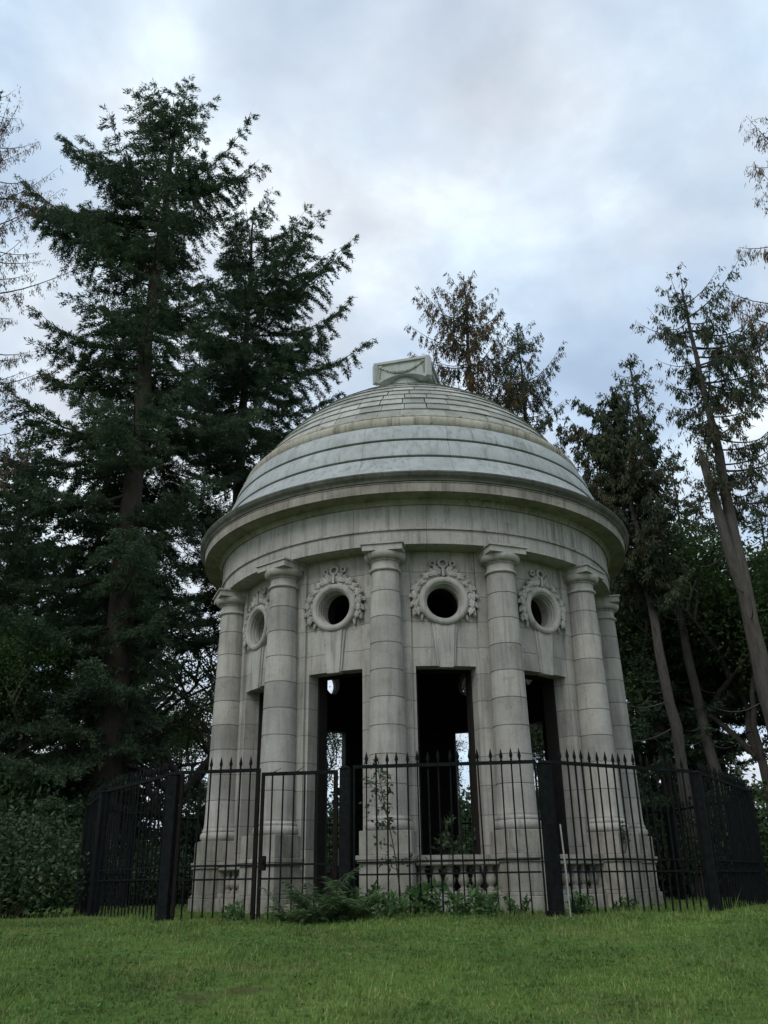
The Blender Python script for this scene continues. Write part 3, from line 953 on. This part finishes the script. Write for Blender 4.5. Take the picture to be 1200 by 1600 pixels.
def broadleaf(H, r0, seed, spread=.45, leaf=(.13, .08), tips=46, levels=4, zfork=.25, clumpr=.42, bare=0.0):
    rng = np.random.default_rng(seed)
    tr = Acc(); cr = Acc()
    ends = []
    def grow(p, d, L, r, lv):
        n = 5
        P = [p]
        dd = d.copy()
        for i in range(n):
            dd = dd + rng.normal(0, .13, 3) + np.array([0, 0, .05]); dd /= np.linalg.norm(dd)
            P.append(P[-1] + dd * L / n)
        P = np.array(P)
        tr.add(*tube_np(P, np.linspace(r, r * .62, n + 1), 7 if lv == 0 else 5))
        if lv >= 2: ends.extend(P[2:])
        if lv >= levels: return
        k = 3 if lv else 5
        for i in range(k):
            a = rng.uniform(0, 6.28)
            side = np.array([math.cos(a), math.sin(a), rng.uniform(-.1, .5)])
            nd = dd * (1 - spread) + side * spread * rng.uniform(.8, 1.5); nd /= np.linalg.norm(nd)
            t = rng.uniform(.45, 1) if i else 1
            grow(P[-1] * t + P[-3] * (1 - t) if lv else P[int(2 + 3 * t)], nd, L * rng.uniform(.55, .8), r * .6, lv + 1)
    grow(np.zeros(3), np.array([0, 0, 1.]), H * .34, r0, 0)
    E = np.array(ends)
    E = E[rng.random(len(E)) > bare]
    P = np.repeat(E, tips, 0) + rng.normal(0, clumpr, (len(E) * tips, 3)) * [1, 1, .6]
    D = rng.normal(0, 1, P.shape) + [0, 0, -.3]
    cr.add(*leaves_np(P, D, leaf[0] * rng.uniform(.6, 1.3, len(P)), leaf[1] * rng.uniform(.7, 1.2, len(P)), rng))
    return tr.mesh('trunk', True), cr.mesh('crown')

def shrub(W, H, n_st, seed, leaf=(.12, .055), n=9000):
    rng = np.random.default_rng(seed)
    tr = Acc(); cr = Acc()
    C = []
    for i in range(n_st):
        a = rng.uniform(0, 6.28); q = rng.uniform(.15, 1) ** .7
        tip = np.array([math.cos(a) * W * .5 * q, math.sin(a) * W * .5 * q, H * (1 - .55 * q ** 2) * rng.uniform(.5, 1.0)])
        s = np.linspace(0, 1, 6)[:, None]
        P = tip * s * [1, 1, 1] + np.array([0, 0, 1.]) * (np.sin(s * PI) * .15 * H * rng.random()) + np.array([tip[0] * .25, tip[1] * .25, 0]) * (1 - s)
        tr.add(*tube_np(P, np.linspace(.022, .005, 6), 4))
        C.append(P[2:])
    C = np.concatenate(C)
    idx = rng.integers(0, len(C), n)
    P = C[idx] + rng.normal(0, 1, (n, 3)) * [.16 * W / 2, .16 * W / 2, .12 * H]
    P[:, 2] = np.abs(P[:, 2])
    D = rng.normal(0, 1, P.shape) + [0, 0, .1]
    cr.add(*leaves_np(P, D, leaf[0] * rng.uniform(.6, 1.3, n), leaf[1] * rng.uniform(.7, 1.3, n), rng))
    return tr.mesh('stems', True), cr.mesh('leaves')

def place_shrub(name, meshes, loc, label, cat, fol='shrub', rz=0.0, sc_=1.0, group=None):
    e = empty(name, loc, rz); e.scale = (sc_,) * 3
    tag(e, label, cat, group)
    link('stems', meshes[0], M['stem'], e); link('leaves', meshes[1], M[fol], e)
    return e

def at(x, y): return (x, y, float(gz(x, y)) - .05)

# the big fir on the left
env1 = [(29.4, .2, .1), (27.9, 1.3, 1.3), (26.7, 2.0, 1.5), (25.3, 2.2, 2.6), (24.0, 2.8, 2.1), (22.5, 4.0, 2.2), (20.5, 4.0, 2.4), (18.3, 3.1, 2.7), (16.8, 4.1, 3.0),
        (14.8, 4.6, 3.7), (12.9, 5.2, 3.6), (10.1, 5.6, 3.0), (7.1, 5.1, 1.6), (3.4, 4.0, 1.0)]
ex = [(24.6, 178, 4.3, 1), (24.2, 186, 3.9, 1), (25.0, 172, 3.4, 1), (22.3, 180, 5.6, 1), (21.8, 190, 5.4, 1), (22.8, 170, 5.0, 1), (24.0, 5, 3.6, 1), (24.4, -8, 3.5, 1), (23.6, 14, 3.3, 1), (21.5, 175, 5.2, 1)]
t1 = conifer('fir', 28.7, .48, env1, 21, whorl=.82, per=6, zmin=3.2, low=-20, top=30, curve=.24, twig=.72, cl=(.14, .030), step=.045, dens=9, extra=ex, dead=14, skip=.14, tsp=.12, spread=(.66, 1.08), droop=.38, fill=50)
place_tree('fir_tree', t1, at(-8.68, 6.96), 'tallest dark fir, left of the dome, with long upswept branches', 'fir tree', 'bark_dark', 'fir')
env2 = [(27.6, .3, .6), (26.3, .9, 1.4), (25.2, 1.3, 2.5), (23.9, 1.8, 3.6), (21.7, 2.4, 4.7), (20.4, 2.7, 5.2), (18.6, 2.8, 4.9), (15.8, 2.8, 4.0), (11.8, 3.0, 3.2), (6, 3, 3)]
t2 = conifer('fir', 27.6, .34, env2, 33, whorl=.78, per=6, zmin=8.5, low=-18, top=32, curve=.28, twig=.72, cl=(.15, .033), step=.045, dens=8, skip=.12, dead=10, tsp=.12, spread=(.68, 1.06), droop=.36, fill=40)
place_tree('fir_tree', t2, at(-6.5, 11.7), 'dark fir between the tallest fir and the dome, branches reaching right', 'fir tree', 'bark_dark', 'fir')
env3 = [(25, .2, .2), (21, 2, 2), (14, 3.2, 3.2), (4, 3.4, 3.4)]
t3 = conifer('fir', 25, .30, env3, 44, whorl=.7, per=4, zmin=6., low=-14, top=35, twig=.52, cl=(.22, .06), step=.07, dens=4, skip=.15, dead=16)
place_tree('fir_tree', t3, at(-11.3, 13.5), 'slim dark fir close behind the tallest fir', 'fir tree', 'bark_dark', 'fir_dark')
# larch at the left edge
env5 = [(25.2, .5, .6), (22.3, 1.6, 1.4), (20.2, 2.0, 2.2), (17.2, 2.4, 3.0), (14.7, 2.6, 2.8), (11.7, 2.4, 2.6), (5, 2, 2)]
t5 = conifer('larch', 25, .26, env5, 55, whorl=.55, per=4, zmin=6., low=-5, top=35, curve=.2, hang=.8, twig=.5, cl=(.12, .022), step=.05, dens=4, skip=.2, tsp=.12, lean=(-.9, -.5))
place_tree('larch_tree', t5, at(-12.5, 3.6), 'sparse reddish brown larch cut off by the left edge', 'larch tree', 'bark_grey', 'larch')
# spruces behind the dome
env6 = [(28.5, .4, .4), (26.7, 1.9, 1.5), (25.6, 3.0, 2.0), (23.7, 3.4, 2.6), (21.6, 3.8, 3.0), (15.6, 4, 3.4), (6, 3, 3)]
t6 = conifer('spruce', 28.7, .30, env6, 61, whorl=.50, per=4, zmin=8, low=-18, top=24, curve=.24, hang=1.15, twig=.62, cl=(.16, .040), step=.055, dens=5, skip=.12, tsp=.13)
place_tree('spruce_tree', t6, at(2.95, 18.3), 'browning spruce with drooping sprays peaking above the right of the dome', 'spruce tree', 'bark_dark', 'spruce_brown')
env7 = [(26, .4, .4), (25, 1.6, 1.2), (23.7, 2.4, 1.9), (21.9, 3.0, 2.3), (19.8, 3.2, 2.5), (15.8, 3.2, 2.6), (6, 3, 3)]
t7 = conifer('spruce', 26, .28, env7, 67, whorl=.55, per=4, zmin=6, low=-18, top=24, curve=.24, hang=1.05, twig=.62, cl=(.16, .040), step=.055, dens=5, skip=.12, tsp=.13)
place_tree('spruce_tree', t7, at(5.5, 18.9), 'greener drooping spruce right behind the browning one, beside the dome edge', 'spruce tree', 'bark_dark', 'spruce')
# right hand spruces with bare pale trunks
env8 = [(14.2, .2, .2), (13.4, .9, .5), (12.5, 1.7, .9), (11.6, 2.1, 1.1), (10.6, 2.2, 1.2), (9.1, 1.8, 1.2), (6.3, 1.3, 1.0)]
t8 = conifer('spruce', 14.2, .17, env8, 71, whorl=.34, per=5, zmin=7.6, low=-18, top=30, curve=.2, hang=.6, twig=.70, cl=(.15, .042), step=.04, dens=6, skip=.03, tsp=.10, lean=(-.55, 0), dead=16)
place_tree('spruce_tree', t8, at(6.75, 5.5), 'thin spruce with a dense dark crown and long bare trunk nearest the dome', 'spruce tree', 'bark_pale', 'spruce')
env9 = [(17, .3, .3), (15.5, .9, .9), (13, 1.3, 1.2), (10, 1.3, 1.4), (7, 1.2, 1.2)]
t9 = conifer('spruce', 17, .17, env9, 73, whorl=.5, per=4, zmin=9, low=-20, top=30, curve=.25, hang=.8, twig=.55, cl=(.15, .042), step=.05, dens=4, skip=.2, tsp=.12, lean=(-.75, .2), dead=18)
place_tree('spruce_tree', t9, at(8.4, 8.1), 'second thin spruce with a bare leaning trunk and ragged top', 'spruce tree', 'bark_pale', 'spruce')
env10 = [(15.6, .3, .6), (14.9, 1.2, 1.6), (14.0, 1.7, 2.2), (13, 1.6, 2.6), (11.8, 1.2, 2.8), (10.7, .8, 2.6), (8.9, .8, 2.2)]
t10 = conifer('spruce', 15.6, .25, env10, 79, whorl=.42, per=4, zmin=9.0, low=-14, top=24, curve=.28, hang=.6, twig=.6, cl=(.13, .030), step=.045, dens=5, skip=.15, tsp=.12, lean=(-.35, 0), dead=20,
              extra=[(13.6, 10, 3.0, 1), (13.0, -20, 3.2, 1), (12.6, 30, 3.2, 1), (14.2, 20, 2.6, 1)])
g = place_tree('spruce_tree', t10, at(8.05, 2.6), 'thick trunked ragged spruce with a snapped second stem, right edge', 'spruce tree', 'bark_pale', 'spruce')
# its snapped stem
V, F = tube_np([(-.10, -.02, 5.7), (-.20, -.05, 6.6), (-.36, -.10, 7.6), (-.50, -.14, 8.8), (-.64, -.16, 10.2)], [.05, .13, .135, .12, .10], 10)
V2, F2 = tube_np([(-.64, -.16, 10.2), (-.67, -.16, 10.36), (-.70, -.16, 10.55)], [.097, .06, .004], 8)
a_ = Acc(); a_.add(V, F); a_.add(V2, F2)
o = link('snapped_stem', a_.mesh('snapped_stem', True), M['bark_pale'], g)
# larch whose boughs hang in from the right edge
env11 = [(17, .5, .6), (15.2, 1.3, 1.8), (13.6, 1.8, 2.2), (12.4, 2.2, 2.5), (9, 1.9, 2.4), (5, 2, 2)]
t11 = conifer('larch', 17, .2, env11, 83, whorl=.75, per=4, zmin=8, low=-24, top=10, curve=.45, hang=.85, twig=.55, cl=(.12, .017), step=.04, dens=5, skip=.05, tsp=.08)
place_tree('larch_tree', t11, at(8.8, -2.7), 'thin larch whose drooping feathery boughs enter at the upper right edge', 'larch tree', 'bark_grey', 'larch')

# wood around: a few kinds built once and repeated
kindA = conifer('fir', 19, .26, [(19, .2, .2), (15, 1.7, 1.7), (9, 2.8, 2.8), (2, 3.3, 3.3)], 91, whorl=.55, per=5, zmin=1.0, low=-18, top=36, twig=.55, cl=(.24, .07), step=.07, dens=4, skip=.10)
kindB = conifer('pine', 21, .24, [(21, .4, .4), (17, 2.6, 2.6), (11, 3.6, 3.6), (4, 3.4, 3.4)], 93, whorl=1.25, per=6, zmin=3.5, low=-6, top=30, curve=.12, twig=.55, cl=(.24, .07), step=.065, dens=4, skip=.12, dead=10)
kindC = broadleaf(14, .20, 95)
kindD = broadleaf(10, .14, 97, spread=.55, leaf=(.12, .075), tips=40)
kindE = broadleaf(12, .22, 99, spread=.6, leaf=(.12, .07), tips=16, bare=.35)
place_tree('oak_tree', kindE, at(-9.3, 14.9), 'gnarled broadleaf tree with bare forked limbs left of the columns', 'tree', 'bark_grey', 'broad', R(40), 1.0)

def wood(meshes, name, cat, brk, fol, label, group, spots):
    proto = None
    rg = random.Random(len(spots) * 7 + len(name))
    for (x, y, s) in spots:
        if proto is None:
            proto = place_tree(name, meshes, at(x, y), label, cat, brk, fol, rg.uniform(0, 6), s, group); o = proto
        else:
            o = copy_tree(proto); o.location = at(x, y); o.rotation_euler = (0, 0, rg.uniform(0, 6)); o.scale = (s,) * 3
wood(kindA, 'fir_tree', 'fir tree', 'bark_dark', 'fir_dark', 'dark fir in the dense wood on the left, behind the tallest firs', 'firs of the wood on the left',
     [(-13.5, 9.5, .85), (-15.5, 4.8, .72), (-17.5, 13, .95), (-13.8, 17.5, 1.0), (-19, 21, 1.05), (-13.2, 23.5, .9), (-22, 10, 1.0), (-16, 28, 1.15), (-24, 24, 1.1)])
wood(kindC, 'broadleaf_tree', 'tree', 'bark_grey', 'broad', 'broadleaf tree in the wood seen behind the rotunda and the left firs', 'broadleaf trees of the wood behind',
     [(-12.2, 6.6, .62), (-15.2, 11.5, .85), (-6.4, 17, .78), (-7.6, 27, .8), (-.3, 31, .7), (-16, 34, .95), (6.5, 29, .85)])
wood(kindC, 'broadleaf_tree', 'tree', 'bark_grey', 'broad', 'leafy green broadleaf tree standing behind the pale right trunks', 'broadleaf trees behind the right trunks',
     [(9.9, 8.6, .92), (8.7, 11.2, .95), (12.6, 10.5, .98), (10.2, 15.5, .95), (15.5, 14, 1.05), (12, 21, 1.0), (17, 20, 1.05), (13.8, 8.0, .85)])
wood(kindB, 'pine_tree', 'pine tree', 'bark_dark', 'fir_dark', 'tiered dark pine with flat layered boughs behind the right trunks', 'tiered pines on the right',
     [(9.9, 12.5, .72), (7.2, 17, .8), (14.0, 25, .8), (9, 26, .85), (19, 27, .95), (12.9, 9.2, .66)])
wood(kindD, 'understorey_tree', 'small tree', 'bark_grey', 'broad', 'small leafy tree low under the dark wood', 'small trees under the wood',
     [(-10.8, 8.2, .5), (-2.9, 17.5, .42), (4.6, 15.5, .45), (7.4, 10.2, .36), (-12, 4.2, .45), (9.9, 5.2, .45), (-.6, 23, .4), (2.15, 24, .42), (4.9, 24, .5)])

shA = shrub(2.6, 2.0, 46, 101)
shB = shrub(1.8, 1.3, 34, 103, n=6000)
place_shrub('evergreen_shrub', shA, at(-6.3, -3.4), 'large evergreen shrub spilling over the lawn at the left edge', 'shrub', rz=.4, sc_=.78)
place_shrub('evergreen_shrub', shA, at(-7.6, -4.6), 'brownish evergreen shrub low at the left picture edge', 'shrub', rz=2.0, sc_=.62)
wood(kindA, 'fir_tree', 'fir tree', 'bark_dark', 'fir_dark', 'dark fir filling the wood between the dome edge and the leaning pale trunk', 'firs of the wood on the right',
     [(7.3, 9.6, .80), (5.9, 14.0, .74), (12.6, 4.8, .62)])
proto = None
rg = random.Random(4)
for (x, y, s) in [(-7.6, 3.0, .85), (-9.6, 4.6, 1.3), (-6.8, 6.2, .9), (-4.6, 8.2, 1.0), (-2, 9.6, 1.3), (.8, 10.2, 1.3), (3.4, 9.4, 1.3), (5.6, 7.8, 1.3), (7.6, 5.2, 1.2),
                  (9.2, 2.0, 1.1), (9.4, -.6, .9), (-10.5, 6, 1.6), (-12.5, 1.5, 1.6), (11, 4.4, 1.3), (-3.2, 14, 1.7), (2, 14.5, 1.7), (6.5, 12.5, 1.0), (-7.5, 13, 1.7), (11, 10, .9), (-14.5, 7, 1.8), (13.5, 3, 1.4)]:
    if proto is None:
        proto = place_shrub('woodland_shrub', shA, at(x, y), 'dark evergreen shrub in the undergrowth behind the fence', 'shrub', fol='undergrowth', rz=rg.uniform(0, 6), sc_=s, group='shrubs under the trees'); o = proto
    else:
        o = copy_tree(proto); o.location = at(x, y); o.rotation_euler = (0, 0, rg.uniform(0, 6)); o.scale = (s, s, s * rg.uniform(.8, 1.15))

# far wood: one mass closing the horizon
def far_wood():
    rng = np.random.default_rng(9)
    n = 42000
    a = rng.uniform(R(-75), R(75), n)
    r = rng.uniform(48, 75, n)
    x, y = r * np.sin(a), r * np.cos(a) - 8
    top = 4.8 + 1.6 * np.sin(a * 9) + 1.6 * np.sin(a * 23 + 1) + 1.2 * np.sin(a * 51 + 2)
    z = top * rng.random(n) ** .8
    P = np.stack([x, y, z], 1)
    V, F = leaves_np(P, rng.normal(0, 1, P.shape), rng.uniform(.5, 1.0, n), rng.uniform(.3, .55, n), rng)
    o = link('distant_woodland', np_mesh('distant_woodland', V, [F]), M['fir_dark'])
    tag(o, 'far dark woodland glimpsed between the trunks', 'woodland', kind='stuff')
far_wood()

# ------------------------------------------------------------------ small plants
def fern_mesh(seed, n=17, L=.75):
    rng = np.random.default_rng(seed)
    st = Acc(); lf = Acc()
    for i in range(n):
        az = 2 * PI * i / n + rng.normal(0, .25); l = L * rng.uniform(.65, 1.1)
        s = np.linspace(0, 1, 12)
        rise = rng.uniform(.7, 1.5)
        P = np.stack([np.cos(az) * l * s * .8, np.sin(az) * l * s * .8, l * (rise * 1.15 * s - .72 * s ** 2.4)], 1)
        st.add(*tube_np(P, np.linspace(.006, .002, 12), 4))
        t = np.linspace(.12, 1, 44)
        B = np.stack([np.interp(t, s, P[:, c]) for c in range(3)], 1)
        w = l * .26 * np.sin(PI * np.clip(t * .85 + .15, 0, 1)) + .02
        for sd in (-1, 1):
            D = np.stack([np.cos(az + sd * 1.2) + 0 * t, np.sin(az + sd * 1.2) + 0 * t, -.15 + 0 * t], 1) + rng.normal(0, .12, (len(t), 3))
            lf.add(*leaves_np(B, D, w, .020, rng, flat=np.tile([0, 0, 1.], (len(t), 1)) + rng.normal(0, .3, (len(t), 3))))
    return st.mesh('stalks'), lf.mesh('fronds')
fm = [fern_mesh(1), fern_mesh(2, 14, .6)]
for i, (x, y, s, k, lb) in enumerate([
        (-1.20, -6.60, .9, 0, 'largest green fern at the foot of the post between gate and front run'),
        (-1.55, -6.5, .7, 1, 'fern just left of the largest one, at the right gate leaf'),
        (-.78, -6.5, .72, 0, 'fern just right of the gate side post, against the front fence'),
        (-.35, -6.1, .7, 1, 'small fern inside the front fence below the sapling'),
        (-1.15, -6.2, .8, 1, 'upright fern inside the gate, in front of the entrance step'),
        (-1.3, -6.85, .65, 1, 'low fern spreading onto the lawn in front of the gate')]):
    e = empty('fern', at(x, y), i * 1.3); e.scale = (s,) * 3; tag(e, lb, 'fern', 'ferns at the fence foot')
    link('stalks', fm[k][0], M['stem'], e); link('fronds', fm[k][1], M['fern'], e)
def weed_mesh(seed, n=9, H=.35):
    rng = np.random.default_rng(seed)
    st = Acc(); lf = Acc()
    for i in range(n):
        a = rng.uniform(0, 6.28); l = H * rng.uniform(.5, 1.1)
        s = np.linspace(0, 1, 6)
        P = np.stack([np.cos(a) * l * .5 * s ** 1.3 + rng.normal(0, .05), np.sin(a) * l * .5 * s ** 1.3 + rng.normal(0, .05), l * s], 1)
        st.add(*tube_np(P, np.linspace(.004, .002, 6), 3))
        m = 26
        t = rng.uniform(.15, 1, m)
        B = np.stack([np.interp(t, s, P[:, c]) for c in range(3)], 1)
        lf.add(*leaves_np(B, rng.normal(0, 1, (m, 3)) + [0, 0, .2], rng.uniform(.04, .09, m), rng.uniform(.02, .04, m), rng))
    return st.mesh('stalks'), lf.mesh('leaves')
wm = [weed_mesh(11), weed_mesh(12, 14, .28)]
for i, (x, y, s, k, lb) in enumerate([
        (.42, -6.35, 1.2, 0, 'leafy weed at the fence foot left of the front balustrade'),
        (.75, -6.42, 1.3, 1, 'bushy pale weed at the fence foot before the front balustrade'),
        (1.15, -6.1, 1.0, 0, 'weed inside the fence under the right front pedestal'),
        (1.85, -5.95, 1.0, 1, 'weed just right of the pale stake, inside the fence'),
        (2.55, -5.3, .9, 0, 'weed at the plinth under the second balustrade'),
        (.05, -6.05, 1.5, 1, 'tall weed patch inside the fence below the middle pedestal'),
        (-2.2, -6.35, .9, 1, 'weed tuft under the meeting stiles of the gate'),
        (-.35, -6.6, 1.2, 0, 'weed growing through the front fence right of the ferns'),
        (-.75, -5.7, 1.6, 0, 'tall weed between fence and pedestal right of the entrance')]):
    e = empty('weed', at(x, y), i * 1.1); e.scale = (s,) * 3; tag(e, lb, 'weed', 'weeds along the fence')
    link('stalks', wm[k][0], M['stem'], e); link('leaves', wm[k][1], M['weed'], e)

def sapling(name, loc, H, lean, seed, label, leaf=(.10, .05), nbr=15, per=9):
    rng = np.random.default_rng(seed)
    st = Acc(); lf = Acc()
    s = np.linspace(0, 1, 12)
    P = np.stack([lean[0] * s + .03 * np.sin(s * 5), lean[1] * s, H * s], 1)
    st.add(*tube_np(P, np.linspace(.014, .004, 12), 6))
    for i in range(nbr):
        t = rng.uniform(.22, 1.0)
        b = np.array([np.interp(t, s, P[:, c]) for c in range(3)])
        a = rng.uniform(0, 6.28); l = rng.uniform(.2, .5) * (1.15 - .6 * t) * H / 2.2
        q = np.linspace(0, 1, 5)
        B = b + np.stack([np.cos(a) * l * q, np.sin(a) * l * q, l * (.5 * q - .2 * q ** 2)], 1)
        st.add(*tube_np(B, np.linspace(.005, .002, 5), 4))
        tt = rng.uniform(.35, 1, per)
        Q = np.stack([np.interp(tt, q, B[:, c]) for c in range(3)], 1) + rng.normal(0, .04, (per, 3))
        lf.add(*leaves_np(Q, rng.normal(0, 1, Q.shape) + [0, 0, -.2], leaf[0] * rng.uniform(.7, 1.3, per), leaf[1] * rng.uniform(.7, 1.3, per), rng))
    e = empty(name, loc); tag(e, label, 'sapling')
    link('stem', st.mesh('stem', True), M['stem'], e); link('leaves', lf.mesh('leaves'), M['shrub'], e)
sapling('sapling', at(-.28, -4.85), 2.1, (-.30, -.05), 5, 'thin leafy sapling in front of the middle column', leaf=(.075, .036), nbr=26, per=10)
sapling('sapling', (.35, -3.25, .1), 1.25, (.1, 0), 6, 'leafy young shrub growing inside behind the front balustrade', nbr=26, per=14)
sapling('sapling', (.75, -3.1, .1), 1.1, (.1, .1), 16, 'lower leafy shoot inside the rotunda right of the young shrub', nbr=18, per=14)
e_ = pol(colang(2) - .06, RC + .40, .766)
sapling('sapling', e_, .42, (.04, -.03), 8, 'tuft of a small plant rooted on the right pedestal ledge', leaf=(.05, .02), nbr=16, per=9)

# windblown dead leaves on the turf
def litter():
    rng = np.random.default_rng(77)
    n = 420
    x = rng.uniform(-8, 8, n); y = rng.uniform(-13, -6.3, n)
    P = np.stack([x, y, gz(x, y) + rng.uniform(.012, .035, n)], 1)
    D = np.stack([rng.normal(0, 1, n), rng.normal(0, 1, n), rng.normal(0, .2, n)], 1)
    flat = np.tile([0, 0, 1.], (n, 1)) + rng.normal(0, .35, (n, 3))
    V, F = leaves_np(P, D, rng.uniform(.02, .055, n), rng.uniform(.014, .03, n), rng, flat)
    m = foliage('dead_leaves', [(.10, .065, .03), (.17, .12, .06), (.07, .045, .03), (.22, .18, .09)], None, .1)
    tag(link('fallen_leaves', np_mesh('fallen_leaves', V, [F]), m), 'scattered dead brown leaves lying in the turf', 'leaves', kind='stuff')
litter()
def clover():
    rng = np.random.default_rng(78)
    k = 230
    cx_, cy_ = rng.uniform(-8, 8, k), rng.uniform(-12.5, -6.5, k)
    m_ = 34
    x = np.repeat(cx_, m_) + rng.normal(0, .13, k * m_); y = np.repeat(cy_, m_) + rng.normal(0, .10, k * m_)
    n = len(x)
    P = np.stack([x, y, gz(x, y) + rng.uniform(.012, .036, n)], 1)
    D = np.stack([rng.normal(0, 1, n), rng.normal(0, 1, n), rng.normal(.1, .25, n)], 1)
    flat = np.tile([0, 0, 1.], (n, 1)) + rng.normal(0, .3, (n, 3))
    V, F = leaves_np(P, D, rng.uniform(.018, .045, n), rng.uniform(.014, .028, n), rng, flat)
    m = foliage('clover_leaves', [(.05, .12, .04), (.075, .16, .05), (.12, .20, .07)], None, .3)
    tag(link('clover', np_mesh('clover', V, [F]), m), 'low clover patches growing through the turf', 'clover', kind='stuff')
clover()

# ------------------------------------------------------------------ sky and sun
SUN_EL, SUN_AZ = R(42), R(-150)                   # from the front left, behind the camera
w = bpy.data.worlds.new('World'); sc.world = w; w.use_nodes = True
nt = w.node_tree; nt.nodes.clear()
out = N(nt, 'ShaderNodeOutputWorld')
sky = N(nt, 'ShaderNodeTexSky'); sky.sky_type = 'NISHITA'; sky.sun_disc = False
sky.sun_elevation = SUN_EL; sky.sun_rotation = R(-150)
sky.air_density = 1.0; sky.dust_density = 1.5
tc = N(nt, 'ShaderNodeTexCoord')
sp = N(nt, 'ShaderNodeSeparateXYZ'); nt.links.new(tc.outputs['Generated'], sp.inputs[0])
den = math_(nt, 'ADD', math_(nt, 'MAXIMUM', sp.outputs[2], 0.0), .35)
cx = N(nt, 'ShaderNodeCombineXYZ')
nt.links.new(math_(nt, 'DIVIDE', sp.outputs[0], den), cx.inputs[0]); nt.links.new(math_(nt, 'DIVIDE', sp.outputs[1], den), cx.inputs[1])
SEED = 3.7
cx.inputs[2].default_value = SEED
nA = noise(nt, cx.outputs[0], 3.6, 8, .55, .15)
nB = noise(nt, cx.outputs[0], 1.9, 4, .5, .2)
nC = noise(nt, cx.outputs[0], 3.1, 6, .55, .3)
nD = noise(nt, cx.outputs[0], 6.5, 8, .55, .2)
b1 = N(nt, 'ShaderNodeBackground'); b1.inputs[1].default_value = .10
nt.links.new(sky.outputs[0], b1.inputs[0])
# cloud sheet: lilac white with grey undersides and thin bluish breaks
cl = ramp(nt, nA, [(.30, (.49, .535, .595)), (.44, (.565, .61, .67)), (.54, (.62, .665, .72)), (.66, (.74, .82, .87))])
blue = ramp(nt, nC, [(.30, (.46, .575, .735)), (.7, (.56, .685, .81))])
cl = mixc(nt, cl, blue, ramp(nt, nB, [(.40, (.95, .95, .95)), (.55, (0, 0, 0))]))
cl = mixc(nt, cl, ramp(nt, nD, [(.34, (.87, .885, .905)), (.52, (1, 1, 1)), (.66, (1.15, 1.16, 1.12))]), 1.0, 'MULTIPLY')
b2 = N(nt, 'ShaderNodeBackground'); b2.inputs[1].default_value = 1.0
nt.links.new(cl, b2.inputs[0])
mx = N(nt, 'ShaderNodeMixShader')
nt.links.new(ramp(nt, nB, [(.30, (.62, .62, .62)), (.50, (.92, .92, .92))]), mx.inputs[0])
nt.links.new(b1.outputs[0], mx.inputs[1]); nt.links.new(b2.outputs[0], mx.inputs[2])
nt.links.new(mx.outputs[0], out.inputs[0])

sd = bpy.data.lights.new('sun', 'SUN'); sd.energy = .8; sd.angle = R(25); sd.color = (1, .97, .92)
so = bpy.data.objects.new('sun', sd); COL.objects.link(so)
# direction towards the sun: azimuth measured so that the sun stands left-front behind the camera
sdir = Vector((math.sin(R(-150)) * math.cos(SUN_EL), math.cos(R(-150)) * math.cos(SUN_EL), math.sin(SUN_EL)))
so.rotation_euler = sdir.to_track_quat('Z', 'Y').to_euler()
so.location = (-10, -20, 25)

# ------------------------------------------------------------------ camera
pi_, ro, ya = .405, -.015, -.035
c, s = math.cos(ya), math.sin(ya)
Xv = Vector((c, -s, 0)); F0 = Vector((s, c, 0))
fw = F0 * math.cos(pi_) + Vector((0, 0, 1)) * math.sin(pi_)
Up = -F0 * math.sin(pi_) + Vector((0, 0, 1)) * math.cos(pi_)
Ri = Xv * math.cos(ro) + Up * math.sin(ro)
Ui = -Xv * math.sin(ro) + Up * math.cos(ro)
cd = bpy.data.cameras.new('camera'); cd.sensor_fit = 'VERTICAL'; cd.sensor_height = 24; cd.lens = 24 * 1354.7 / 1600
cd.clip_end = 3000; cd.clip_start = .05
co = bpy.data.objects.new('camera', cd); COL.objects.link(co)
mw = Matrix((Ri, Ui, -fw)).transposed().to_4x4(); mw.translation = (0, -17.548, 1.10 - .7144)
co.matrix_world = mw
sc.camera = co

sc.view_settings.view_transform = 'Standard'; sc.view_settings.look = 'None'
sc.view_settings.exposure = .45; sc.view_settings.gamma = 1
sc.cycles.use_denoising = True
sc.cycles.max_bounces = 6
sc.cycles.diffuse_bounces = 3
